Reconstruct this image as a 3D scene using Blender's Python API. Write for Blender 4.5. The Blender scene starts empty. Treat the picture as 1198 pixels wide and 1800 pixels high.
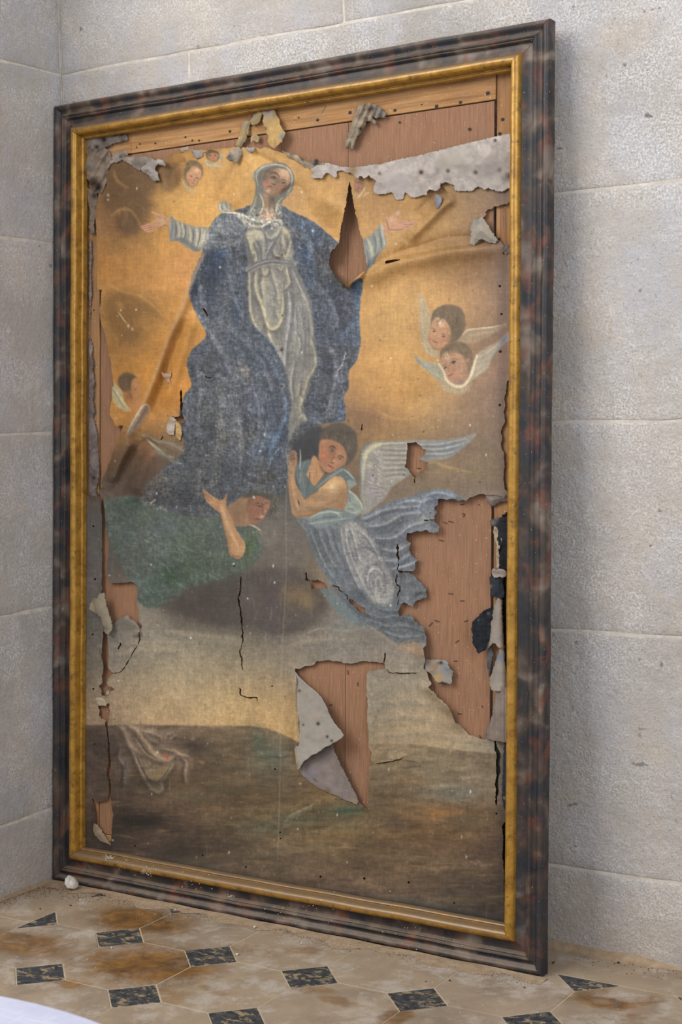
import bpy, bmesh, math, random
import numpy as np
from mathutils import Vector, Matrix
scene = bpy.context.scene
V3 = lambda a: np.array(a, float)
# ------------------------------------------------------------------ camera
CAM_R = V3((.8466271, .5315676, -.0256589)); CAM_U = V3((-.0132233, .0692109, .9975144)); CAM_F = V3((-.5320223, .8441834, -.0656249))
EYE = V3((2.448799, -2.529869, 1.142514)); FP = 2700.35
cam = bpy.data.cameras.new('camera'); co = bpy.data.objects.new('camera', cam); scene.collection.objects.link(co)
co.matrix_world = Matrix(((CAM_R[0], CAM_U[0], -CAM_F[0], EYE[0]), (CAM_R[1], CAM_U[1], -CAM_F[1], EYE[1]), (CAM_R[2], CAM_U[2], -CAM_F[2], EYE[2]), (0, 0, 0, 1)))
cam.sensor_fit = 'VERTICAL'; cam.sensor_height = 36; cam.lens = FP/1800*36; cam.clip_start = .05; cam.clip_end = 60
cam.dof.use_dof = True; cam.dof.focus_distance = 3.35; cam.dof.aperture_fstop = 9.
scene.camera = co
# ------------------------------------------------------------------ daylight: soft sky from everywhere, one broad window high on the left behind the viewer
w = bpy.data.worlds.new('world'); scene.world = w; w.use_nodes = True
bg = w.node_tree.nodes['Background']; bg.inputs[0].default_value = (.96, .97, 1., 1); bg.inputs[1].default_value = .70
def area(name, loc, target, size, sy, power, col):
    l = bpy.data.lights.new(name, 'AREA'); l.shape = 'RECTANGLE'; l.size = size; l.size_y = sy; l.energy = power; l.color = col
    o = bpy.data.objects.new(name, l); scene.collection.objects.link(o); o.location = loc
    o.rotation_euler = (Vector(target)-Vector(loc)).to_track_quat('-Z', 'Y').to_euler()
area('window_light', (-1.1, -3.3, 3.8), (.6, .3, 1.1), 2.8, 2.6, 185, (1., .965, .915))
area('side_fill_light', (3.9, -2.0, 2.6), (0., .2, 1.1), 1.6, 2.0, 62, (.90, .94, 1.))  # cool fill lamp added to brighten the left wall, no known source there
scene.view_settings.view_transform = 'Standard'; scene.view_settings.look = 'None'
scene.view_settings.gamma = 1; scene.view_settings.use_curve_mapping = False
scene.view_settings.exposure = -.03
# ------------------------------------------------------------------ a small brush engine (numpy)
# the picture on the canvas is painted as pigment on the canvas plane; its units are "picture units"
# (u across, v down), which canvas_point() carries onto the canvas plane inside the frame
PX0, PY0, PX1, PY1 = 130, 110, 920, 1660
PW, PH = PX1 - PX0, PY1 - PY0

def spline(pts, closed, n=6):
    p = np.asarray(pts, float)
    if len(p) < 3: return p
    out = []; m = len(p)
    for i in range(m if closed else m - 1):
        if closed: a, b, c, d = p[i-1], p[i], p[(i+1) % m], p[(i+2) % m]
        else: a, b, c, d = p[max(i-1, 0)], p[i], p[i+1], p[min(i+2, m-1)]
        for k in range(n):
            t = k / n
            out.append(.5*((2*b) + (c-a)*t + (2*a-5*b+4*c-d)*t*t + (3*b-a-3*c+d)*t**3))
    if not closed: out.append(p[-1])
    return np.array(out)

def seg_dist(X, Y, P, closed):
    """distance to a polyline, parameter along it, inside flag"""
    best = np.full(X.shape, 1e9, np.float32); par = np.zeros(X.shape, np.float32); ins = np.zeros(X.shape, bool)
    m = len(P)
    for i in range(m if closed else m - 1):
        x0, y0 = P[i]; x1, y1 = P[(i+1) % m]
        dx, dy = x1-x0, y1-y0; L = dx*dx + dy*dy + 1e-9
        t = np.clip(((X-x0)*dx + (Y-y0)*dy)/L, 0, 1)
        d = (X-x0-t*dx)**2 + (Y-y0-t*dy)**2
        w = d < best
        best = np.where(w, d, best); par = np.where(w, i+t, par)
        if closed and y0 != y1:
            ins ^= ((y0 > Y) != (y1 > Y)) & (X < dx*(Y-y0)/dy + x0)
    return np.sqrt(best), par/max(1, m-1), ins

def signed(X, Y, P):
    d, _, ins = seg_dist(X, Y, np.asarray(P, float), True)
    return np.where(ins, -d, d)

def value_noise(w, h, cell, seed, cy=None):
    r = np.random.RandomState(seed); cy = cy or cell
    nx, ny = int(w/cell)+3, int(h/cy)+3
    g = r.rand(ny, nx).astype(np.float32)
    x = np.arange(w)/cell; y = np.arange(h)/cy
    xi = x.astype(int); yi = y.astype(int); fx = x-xi; fy = y-yi
    fx = fx*fx*(3-2*fx); fy = fy*fy*(3-2*fy)
    a = g[np.ix_(yi, xi)]*(1-fx) + g[np.ix_(yi, xi+1)]*fx
    b = g[np.ix_(yi+1, xi)]*(1-fx) + g[np.ix_(yi+1, xi+1)]*fx
    return a*(1-fy)[:, None] + b*fy[:, None] - .5

def hexc(c):
    return np.array([int(c[i:i+2], 16) for i in (0, 2, 4)], np.float32)/255.

class Picture:
    def __init__(s):
        s.img = np.zeros((PH, PW, 3), np.float32); s.clip = None
        s.wob = [value_noise(PW, PH, 9, 5)*2.2 + value_noise(PW, PH, 3.2, 6)*1.3, value_noise(PW, PH, 9, 7)*2.2 + value_noise(PW, PH, 3.2, 8)*1.3]
    def box(s, P, m):
        x0 = max(0, int(P[:, 0].min()-PX0-m)); x1 = min(PW, int(P[:, 0].max()-PX0+m)+2)
        y0 = max(0, int(P[:, 1].min()-PY0-m)); y1 = min(PH, int(P[:, 1].max()-PY0+m)+2)
        return x0, x1, y0, y1
    def grid(s, b, wob):
        x0, x1, y0, y1 = b
        Y, X = np.mgrid[y0:y1, x0:x1].astype(np.float32)
        if wob:
            X = X + s.wob[0][y0:y1, x0:x1]*wob; Y = Y + s.wob[1][y0:y1, x0:x1]*wob
        return X + PX0, Y + PY0
    def lay(s, b, al, col):
        x0, x1, y0, y1 = b
        if s.clip is not None: al = al*s.clip[y0:y1, x0:x1]
        v = s.img[y0:y1, x0:x1]
        v += (hexc(col) - v)*al[..., None]
    def poly(s, pts, col, b=1.5, a=1., sm=True, wob=.5):
        P = spline(pts, True, 4) if sm else np.asarray(pts, float)
        bx = s.box(P, b+3)
        if bx[1] <= bx[0] or bx[3] <= bx[2]: return
        X, Y = s.grid(bx, wob)
        al = np.clip(.5 - signed(X, Y, P)/(2*b), 0, 1); al = al*al*(3-2*al)*a
        s.lay(bx, al, col)
    def mask(s, pts, b=1.5, sm=True):
        P = spline(pts, True, 4) if sm else np.asarray(pts, float)
        m = np.zeros((PH, PW), np.float32); bx = s.box(P, b+3)
        X, Y = s.grid(bx, .5)
        m[bx[2]:bx[3], bx[0]:bx[1]] = np.clip(.5 - signed(X, Y, P)/(2*b), 0, 1)
        return m
    def line(s, pts, w, col, a=1., soft=None, taper=.6, wob=.35):
        """brush stroke; taper narrows both ends"""
        P = spline(pts, False, 5); soft = soft or max(1.15, w*.5)
        bx = s.box(P, w+soft+2)
        if bx[1] <= bx[0] or bx[3] <= bx[2]: return
        X, Y = s.grid(bx, wob)
        d, t, _ = seg_dist(X, Y, P, False)
        ww = w*(1 - taper*np.abs(2*t-1)**2)
        s.lay(bx, np.clip((ww/2 - d)/soft + .5, 0, 1)*a, col)
    def fold(s, pts, w, light, dark, a=.8, side=1):
        """a modelled crease: shaded flank, broad half-light, lit edge"""
        p = np.asarray(pts, float); t = np.gradient(p, axis=0); t /= np.linalg.norm(t, axis=1)[:, None]+1e-6
        nrm = np.stack([-t[:, 1], t[:, 0]], 1)*side
        s.line(p+nrm*w*1.15, w*2., dark, a*.55, soft=w*1.5, taper=.5)
        s.line(p-nrm*w*.8, w*3.2, light, a*.28, soft=w*2.6, taper=.5)
        s.line(p, w*1.1, light, a*.9, soft=w*.9, taper=.55)
    def blob(s, x, y, rx, ry, col, a=1., rot=0., p=1.):
        r = max(rx, ry)*2.2
        bx = s.box(np.array([[x-r, y-r], [x+r, y+r]]), 0)
        if bx[1] <= bx[0] or bx[3] <= bx[2]: return
        X, Y = s.grid(bx, 1.)
        c, q = math.cos(rot), math.sin(rot)
        U = ((X-x)*c + (Y-y)*q)/rx; V = (-(X-x)*q + (Y-y)*c)/ry
        s.lay(bx, np.exp(-(U*U+V*V)**p)*a, col)
    def field(s, data, sig):
        """smooth ground colour through scattered samples"""
        st = 6
        Y, X = np.mgrid[0:PH+st:st, 0:PW+st:st].astype(np.float32); X += PX0; Y += PY0
        acc = np.zeros(X.shape+(3,), np.float32); wt = np.zeros(X.shape, np.float32)+1e-9
        for x, y, c in data:
            w = np.exp(-((X-x)**2+(Y-y)**2)/(2*sig*sig)) + 1e-6/(1+((X-x)**2+(Y-y)**2)/1e4)
            acc += w[..., None]*hexc(c); wt += w
        f = acc/wt[..., None]
        yy = np.arange(PH)/st; xx = np.arange(PW)/st; yi = yy.astype(int); xi = xx.astype(int); fy = (yy-yi)[:, None, None]; fx = (xx-xi)[None, :, None]
        g = lambda j, i: f[np.ix_(yi+j, xi+i)]
        s.img[:] = (g(0, 0)*(1-fx)+g(0, 1)*fx)*(1-fy) + (g(1, 0)*(1-fx)+g(1, 1)*fx)*fy
# ------------------------------------------------------------------ the picture itself: ground colours, then figures
GROUND = '''200 280 7a5c3a,260 280 8a6238,300 290 9b703c,340 280 b98a48,400 285 b58b50,440 280 bd9556,520 295 b3894f,560 300 b48a4c,600 310 a47c46,650 310 8f6a3c
180 340 8b6743,230 340 7d5a36,280 335 bd9048,330 345 c0924a,390 340 b98b4a,430 340 b88c4e,530 340 b0885a,560 350 b08a52,640 350 ae8450,700 360 a57c45,760 355 8c6a3f,840 350 957552,885 345 8a6f58
180 400 9a6f40,225 400 7a5836,280 410 b98840,340 370 c2924a,560 390 b18448,590 400 c09455,700 415 b88f58,760 400 b88d50,820 400 9f7c55,880 400 8a705a
185 470 b07a38,240 470 b98440,300 470 ba8342,340 470 b8854c,660 490 b58a4e,720 480 b4884f,780 450 957044,840 460 9a7348,885 470 8b7160
185 540 a3783f,230 540 a97a3e,280 540 b27f42,330 560 c08a40,650 540 b98c52,700 540 bd9458,760 540 b98f58,840 540 a98358,885 540 8c7263
190 600 9a6e38,240 600 8f6733,290 600 b5803a,320 610 b07a35,650 600 b68a52,700 600 be9356,860 600 a07c58,885 600 8d7362
200 660 ad7630,270 660 b37a30,310 660 b87d32,640 660 b4864a,700 660 bb8c4c,740 670 b98c50,850 660 a17e5c,885 660 8c7264
200 720 b07c3a,250 720 a8763a,300 720 b57a30,630 720 927050,680 720 a98050,730 720 b38a4e,780 720 a9855a,840 720 96795d,880 720 8a7162
230 765 a0702f,300 770 85684a,620 770 8d6f4f,670 760 a07a4a,720 770 957856,800 770 8a7258,860 770 85705c
200 820 6d5540,250 820 6a5240,300 820 6b6150,380 820 5c5a56,460 820 5a5a58,500 820 5c564f,640 820 80684f,760 820 8a7359,840 820 887258
200 870 6a584b,260 860 64503f,300 865 45474a,350 870 4f5052,480 860 55524e,700 870 84715d,840 870 857360
165 930 6e6868,200 930 4f584d,300 930 515c52,380 930 505a50,500 930 6f685e,520 950 6c665e
165 1000 706a6a,210 1000 655a4c,300 1000 4a5a4a,380 1000 4c5a45,470 1000 736a5e,530 1000 756857,560 1030 8a7558
330 1060 5a5048,400 1060 5f564d,470 1060 6a5f56,540 1060 7a6a58,600 1060 80756a
165 1090 74706a,260 1090 8c8270,320 1090 6a6056,400 1090 625950,480 1090 665c55,560 1095 857868,620 1090 8a8378
165 1130 777068,220 1130 8b8375,290 1130 9b9078,360 1130 92886f,430 1130 8a8068,500 1130 857a6b,560 1130 857d70,620 1130 837b70,690 1130 8a7f72
165 1180 857d72,260 1180 a3967a,340 1180 ab9c7c,420 1180 a59777,480 1180 9b8d72,540 1180 948a78,690 1180 9a917f
165 1230 a08f7a,220 1230 b39f7c,300 1230 bda67c,380 1230 c0a878,440 1230 bda06a,490 1230 b79a66,660 1230 94907e,700 1220 9c9482,770 1230 a3967f
165 1265 a08a72,220 1265 b79a74,300 1265 bf9f70,400 1265 c8a66a,480 1265 c29f62,700 1265 ae9874,760 1265 b59e75,820 1270 ab9878,860 1280 98907f'''
LAND = '''165 1295 55504a,220 1295 57534a,300 1290 625d50,400 1290 6a6552,470 1290 6c6856,510 1310 6c6856,660 1325 7a765f,720 1325 7a765f,800 1330 7d7a63,860 1335 72705f
165 1340 4c4a48,220 1340 504e48,300 1340 595446,400 1340 5e5a48,480 1340 5a6052,540 1340 6a6450,680 1345 76755f,740 1345 74755f,800 1345 7d7a63,860 1345 72705f
165 1380 5a544c,250 1380 60584a,330 1380 6a5d48,400 1380 605843,480 1380 686250,560 1380 6d6448,680 1380 6f6a58,740 1380 6a6c62,800 1380 5f665f,860 1380 666b66
200 1430 48433d,280 1430 544d42,360 1430 57503f,440 1430 5c573f,520 1430 655f44,600 1430 5d6350,680 1430 655a40,740 1430 6f5d3d,800 1430 7a623a,860 1430 6b5a42
200 1480 403c37,280 1480 4c453e,350 1480 4a463a,430 1480 575645,520 1480 6b6650,600 1480 665d42,680 1480 645c46,760 1480 685d45,830 1480 5e5444,875 1480 4c443a
250 1530 4a453d,330 1530 4f4a40,420 1530 5c574a,500 1530 6a6455,600 1530 665f50,700 1530 605948,780 1530 605a4a,850 1530 534e44
400 1575 4a463f,500 1580 554e44,600 1580 5c564a,700 1580 5a5448,800 1580 504d46,870 1580 45423c
700 1620 45423d,870 1620 383633'''
def samples(t):
    r = []
    for q in t.replace('\n', ',').split(','):
        a = q.split(); r.append((float(a[0]), float(a[1]), a[2]))
    return r

def brighten(c):
    k = hexc(c); k = np.clip((k-.47)*1.28+.47, 0, 1); return ''.join('%02x' % int(q*255) for q in k)

def paint_picture():
    p = Picture(); P, L, B = p.poly, p.line, p.blob
    rnd = random.Random(4)
    p.field(samples(LAND), 34); land = p.img.copy()
    p.field(samples(GROUND), 30); sky = p.img.copy()
    hill = p.mask([(120,1274),(200,1275),(250,1274),(330,1275),(400,1276),(440,1276),(470,1281),(500,1292),(521,1303),(560,1312),(640,1308),(680,1307),(730,1309),(800,1318),(870,1325),(930,1330),(930,1700),(120,1700)], 1.6, False)
    p.img[:] = sky*(1-hill[..., None]) + land*hill[..., None]
    # clouds and glory
    for x, y, rx, ry, c, a in ((225,320,45,45,'74532f',.5),(228,388,26,22,'72502c',.7),(300,310,28,22,'7a5830',.55),(240,545,55,30,'84602f',.5),(215,590,30,25,'86602f',.4),
                               (430,275,30,10,'c49c5c',.5),(560,330,40,30,'b98f52',.5),(690,640,60,60,'c29658',.5),(700,560,50,60,'c39a5e',.4),(670,700,50,40,'b98849',.5),
                               (640,735,50,22,'84644a',.6),(700,760,40,14,'94744c',.5),(790,735,50,30,'9f8160',.4),(840,830,30,20,'8f7a5c',.5),(780,830,30,16,'93795a',.5)):
        B(x, y, rx, ry, c, a)
    for pts, c, b, a in (([(186,300),(215,285),(250,292),(272,300),(275,325),(262,345),(268,362),(258,380),(240,388),(225,372),(205,368),(192,372),(180,345)],'6e5030',11,.75),([(206,384),(222,376),(240,382),(246,398),(236,412),(216,412),(206,400)],'6d5032',9,.8),([(186,522),(210,512),(236,518),(262,532),(284,548),(276,560),(250,556),(240,572),(252,590),(232,604),(205,600),(190,570)],'7d5a2e',12,.7),([(280,300),(300,286),(318,300),(316,322),(298,336),(282,330)],'70502c',9,.6),([(190,420),(210,414),(225,430),(205,450),(188,445)],'96703a',10,.4)): P(pts, c, b, a, wob=2)
    for pts in ([(248,400),(232,372),(212,368),(196,380)],[(190,500),(215,512),(245,520),(270,538),(286,556)],[(285,352),(300,346),(318,350),(330,346)],[(200,300),(206,318),(225,330)],[(340,375),(352,362),(368,366)],
                [(735,820),(760,812),(790,822),(830,830)],[(660,720),(690,735),(730,735),(752,722)]):
        L(pts, 5, 'c09552', .35, soft=4)
    for k in range(150):          # scumbled brush marks in the gold
        x = rnd.choice([rnd.uniform(185,330), rnd.uniform(560,880), rnd.uniform(640,740)]); y = rnd.uniform(290,740)
        an = rnd.gauss(1.2,.6); l = rnd.uniform(8,28)
        L([(x,y),(x+l*.5*math.cos(an)+2,y+l*.5*math.sin(an)),(x+l*math.cos(an),y+l*math.sin(an))], rnd.uniform(3,8), rnd.choice(['c69a58','9c7038','c9a060','a87c40']), rnd.uniform(.06,.16), soft=4)
    # top cherubs
    P([(323,300),(327,288),(335,282),(347,284),(356,294),(357,306),(350,316),(343,326),(336,329),(329,322),(324,312)], '7a6442', 2)
    P([(331,300),(340,292),(352,298),(354,308),(348,317),(343,325),(336,328),(330,320),(327,309)], 'b48560', 2)
    B(345,299,6,4,'cfa57c',.7); B(334,317,5,4,'b06a4c',.6); L([(334,309),(338,311)],1.6,'5f4632'); L([(344,313),(348,313)],1.5,'5f4632'); L([(342,312),(341,317),(344,318)],1.3,'8b5f42'); L([(337,321),(341,322)],1.6,'8f463a')
    for q in range(7): L([(325+q*4,296-q%3*2),(330+q*4,289)],2,'8d7750',.5)
    L([(319,314),(324,324),(331,332),(336,338)],4,'aaa58f',.8); L([(346,330),(340,336),(336,344)],5,'a89a7c',.5)
    P([(362,266),(372,263),(384,268),(385,278),(378,284),(368,282),(363,276)],'74603f',2); P([(366,272),(375,268),(383,272),(382,279),(375,283),(367,279)],'ab7653',2)
    L([(367,273),(371,273)],1.4,'4f3a2c'); L([(376,273),(380,274)],1.4,'4f3a2c'); L([(372,279),(376,279)],1.5,'97503f')
    L([(360,281),(366,288),(377,290),(389,293)],5,'b2ad94'); L([(386,268),(389,276),(383,284)],4,'aaa58d'); L([(362,284),(376,290)],1.5,'7f8580',.7)
    # ---- mantle
    M = [(413,371),(440,361),(462,366),(496,362),(512,371),(540,384),(560,396),(576,412),(592,424),(600,432),(584,452),(586,478),(610,505),(622,494),(636,490),(636,512),(632,535),(631,570),(633,606),(625,636),(613,652),(612,680),(604,700),(607,735),(598,742),(566,745),(540,758),(512,790),(508,830),(496,870),(470,866),(440,868),(420,880),(399,890),(385,905),(330,905),(270,893),(248,880),(255,855),(285,825),(322,795),(320,760),(315,735),(318,712),(326,692),(337,678),(333,662),(329,640),(334,620),(348,605),(362,592),(360,580),(350,562),(337,535),(332,510),(337,488),(345,465),(356,444),(356,425),(368,400),(384,378)]
    P(M, '4b5361', 1.6, sm=True, wob=.8)
    p.clip = p.mask(M, 1.6); mantle = p.clip.copy()
    for x, y, rx, ry, c, a in ((375,470,18,40,'1f3050',.8),(385,450,14,22,'243d63',.8),(420,440,20,30,'4b5260',.7),(370,520,16,25,'2c3a52',.6),(402,530,18,40,'5a6168',.7),(405,575,25,18,'55606b',.6),
        (415,545,8,30,'304a70',.7),(440,510,8,40,'3b4557',.7),(345,520,8,40,'3a465c',.7),(360,640,25,30,'4c535c',.7),(395,620,25,14,'37506f',.6),(450,640,30,20,'3a5275',.7),(480,660,14,30,'3f4c64',.8),
        (440,700,20,40,'56617a',.6),(480,720,16,30,'3d4a63',.7),(430,650,14,14,'7b6a58',.7),(415,690,22,40,'62676b',.7),(360,720,35,40,'565b5f',.7),(390,770,10,30,'6e655a',.6),(345,790,20,30,'4a4d4f',.7),(445,770,10,25,'565248',.7),(430,740,10,12,'353a4b',.7),
        (420,740,7,22,'7c8490',.6),(424,790,7,24,'74777a',.5),(470,790,25,35,'344868',.8),(450,800,14,25,'546a85',.6),(480,770,9,14,'4a6e94',.6),(500,760,10,20,'34455f',.7),(350,850,50,30,'45484c',.8),(300,860,30,20,'33404d',.8),(275,880,20,10,'2a3340',.7),(330,885,40,14,'3a3d44',.7),
        (420,830,40,25,'3f4450',.7),(470,840,30,22,'504c4a',.7),(380,800,20,20,'41454b',.5),(300,840,20,14,'5b646e',.6),
        (525,395,16,10,'3c5878',.8),(550,410,18,20,'36506f',.8),(575,425,12,8,'4b5563',.7),(540,440,12,28,'2f4d74',.9),(560,480,14,30,'474c52',.8),(590,440,10,10,'6c6460',.7),(580,450,14,14,'5c5c62',.6),(545,490,10,20,'34506f',.7),(565,540,22,40,'434b5c',.9),(600,540,20,40,'464e60',.8),
        (580,600,25,30,'434b5d',.9),(590,575,8,20,'56606e',.6),(627,510,8,20,'2c4a70',.9),(628,560,5,30,'3f5c80',.8),(610,590,16,14,'46617f',.5),(575,650,26,30,'44495a',.8),(595,660,14,18,'51525c',.6),(560,700,25,24,'454d5e',.8),(600,715,10,20,'3f5475',.8),(575,690,18,20,'56555c',.5),(550,735,24,10,'4a5a72',.7),(520,780,10,20,'4d4c50',.7)):
        B(x, y, rx, ry, c, a)
    P([(356,425),(368,405),(384,378),(415,376),(432,400),(436,425),(420,430),(385,436),(360,440)],'6b7074',4,.8); B(385,400,20,14,'747a7c',.7); B(420,400,12,20,'5a6165',.8); L([(375,418),(400,416),(420,418)],7,'4c565f',.7,soft=5); L([(362,432),(390,434),(424,428)],5,'5f6668',.7)
    L([(505,390),(530,415),(552,442),(570,470),(590,495),(612,515)],8,'67655f',.8,soft=5); L([(500,385),(520,412),(545,440)],3,'7d7a74',.6); L([(497,372),(510,392),(516,420)],5,'5d6166',.6)
    L([(530,385),(533,400),(530,420)],5,'5b7590',.6); L([(550,400),(549,420)],4,'5b7896',.6); L([(540,425),(544,445),(541,465)],3,'4a7095',.8)
    L([(636,492),(633,520),(628,545),(631,580),(632,605),(622,638)],4,'3f6288',.7); L([(630,565),(615,575),(600,590)],5,'4f6e90',.6,soft=4)
    L([(580,742),(600,736),(606,715),(604,702)],4,'48678f',.7); L([(400,590),(430,610),(455,640),(470,665)],6,'46607f',.6,soft=4); L([(440,565),(470,595),(492,622),(505,650),(512,690)],6,'47688d',.8,soft=4); L([(448,640),(458,670),(466,700)],7,'5c7690',.6,soft=5)
    L([(500,690),(504,720),(495,750),(480,780),(472,815)],7,'4c7094',.7,soft=4); L([(380,600),(400,625),(430,640)],4,'5f6058',.5,soft=4); L([(405,645),(428,652),(440,668),(445,680)],6,'857663',.5,soft=4)
    L([(495,785),(480,800),(470,825)],4,'6286a8',.6); L([(345,560),(360,590),(352,610),(335,635)],4,'46566e',.7)
    for w2, c, a, sd2, pts in ((6,'717a86',.7,1,[(352,566),(372,590),(392,625),(410,668)]),(7,'6d7784',.6,1,[(405,580),(435,605),(462,640),(480,690)]),(5,'6e7885',.6,1,[(345,640),(352,680),(350,720),(345,765)]),(7,'75777a',.6,1,[(378,650),(388,700),(386,750),(378,800)]),(6,'787a7c',.6,-1,[(415,690),(420,735),(424,790),(420,830)]),(5,'5f7896',.6,1,[(455,610),(478,640),(494,680),(500,715)]),(5,'6a7889',.6,1,[(448,690),(456,730),(452,775)]),(6,'6f7783',.5,-1,[(350,480),(352,515),(362,548)]),(5,'66707f',.6,1,[(398,450),(404,490),(414,530),(428,560)]),(5,'66758a',.6,-1,[(530,400),(546,430),(552,470)]),(6,'6b7480',.6,-1,[(560,500),(585,540),(596,580)]),(6,'6c7686',.6,1,[(575,600),(590,640),(585,690),(572,735)]),(5,'67707e',.5,1,[(548,600),(560,640),(556,690)]),(5,'686e76',.5,1,[(330,800),(350,840),(340,880)]),(5,'6d6f70',.5,-1,[(410,830),(440,850),(470,855)]),(4,'6a7d94',.6,1,[(470,740),(462,780),(448,815)])):
        p.fold(pts, w2, c, '2e3542', a, sd2)
    for k in range(420):      # worn threads: pale scuffs and dark gaps
        x = rnd.uniform(322,640); y = rnd.uniform(430,890); l = rnd.uniform(4,16)
        v = rnd.random() < .6
        L([(x,y),(x+(rnd.uniform(-1,1) if v else l),y+(l if v else rnd.uniform(-1,1)))], rnd.uniform(.8,2.2), rnd.choice(['7d8490','8c8a86','2b3345','333a48','6d7a90','7a7468']), rnd.uniform(.15,.4), soft=1)
    p.clip = None
    # ---- left sleeve and hand
    S = [(299,384),(312,388),(330,395),(348,399),(363,400),(368,412),(363,428),(352,441),(340,441),(327,434),(313,424),(303,423),(297,414),(298,400)]
    P(S,'8f8b80',1.6); p.clip = p.mask(S,1.6)
    for a in ([(312,390),(315,405),(313,420)],[(319,392),(323,408),(320,426)],[(332,398),(335,414),(333,432)],[(345,400),(347,415),(343,436)],[(355,402),(354,418),(348,434)],[(360,405),(357,420),(352,434)]): L(a,4,'bbb194',.8)
    for a in ([(325,396),(326,412),(320,426)],[(339,402),(340,416),(338,430)],[(351,402),(351,418),(346,436)],[(308,388),(309,405),(307,420)]): L(a,2.4,'62625f',.8)
    P([(300,425),(325,428),(345,444),(352,440),(340,430),(320,418)],'676b6b',3,.8); p.clip = None
    L([(301,382),(303,396),(300,410),(302,422)],6,'7a8081',1,taper=.3); L([(299,386),(300,400),(298,412)],2,'a9aca4',.7)
    Hd = [(265,372),(278,374),(288,378),(297,384),(300,391),(298,402),(293,399),(288,397),(278,402),(270,406),(258,408),(252,404),(247,398),(257,394),(266,391),(274,383),(277,379),(270,376)]
    P(Hd,'b4875f',1.3); B(284,390,8,7,'c49c74',.8); B(270,398,9,5,'b07a5c',.7); L([(280,401),(290,396),(297,401)],2,'8a6446',.7)
    for a in ([(249,399),(258,398),(266,396)],[(252,402),(260,401),(268,399)],[(256,406),(262,404),(268,402)]): L(a,1.3,'8f5546',.8)
    for a in ([(247,397),(256,396),(264,394)],[(250,400.5),(259,399.5),(266,397.5)],[(254,404),(262,402.5),(268,400.5)],[(258,407),(266,405)]): L(a,1.7,'c48f70',.8)
    L([(266,373),(276,376),(284,384)],2.2,'bd8c66',.8); L([(277,379),(283,384)],1.4,'8c6046',.6)
    # ---- dress
    D = [(432,405),(446,399),(470,400),(490,396),(508,402),(514,430),(516,455),(524,478),(536,505),(546,530),(551,565),(555,605),(558,640),(549,664),(541,690),(534,706),(536,722),(541,740),(530,743),(520,752),(513,768),(506,775),(507,745),(512,715),(509,690),(505,665),(498,640),(485,612),(468,592),(450,575),(438,558),(436,530),(434,500),(434,478),(436,462),(433,440),(430,420)]
    P(D,'7d7a74',2.6,wob=.8); p.clip = p.mask(D,2.2); dress = p.clip.copy(); mantle *= 1-dress
    for x, y, rx, ry, c, a in ((476,530,18,40,'959288',.8),(480,500,20,25,'9a9482',.6),(525,560,14,60,'8c8b87',.7),(470,430,16,25,'7b7a78',.6),(520,620,16,50,'908d82',.6),(455,560,10,30,'928c7c',.5),(530,690,12,30,'8d8573',.6),(520,740,12,30,'857f70',.5)): B(x,y,rx,ry,c,a)
    P([(435,408),(449,403),(461,409),(464,424),(458,422),(447,424),(440,429),(434,418)],'aea68d',3,.95); B(449,411,8,5,'bdb395',.6)
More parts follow.
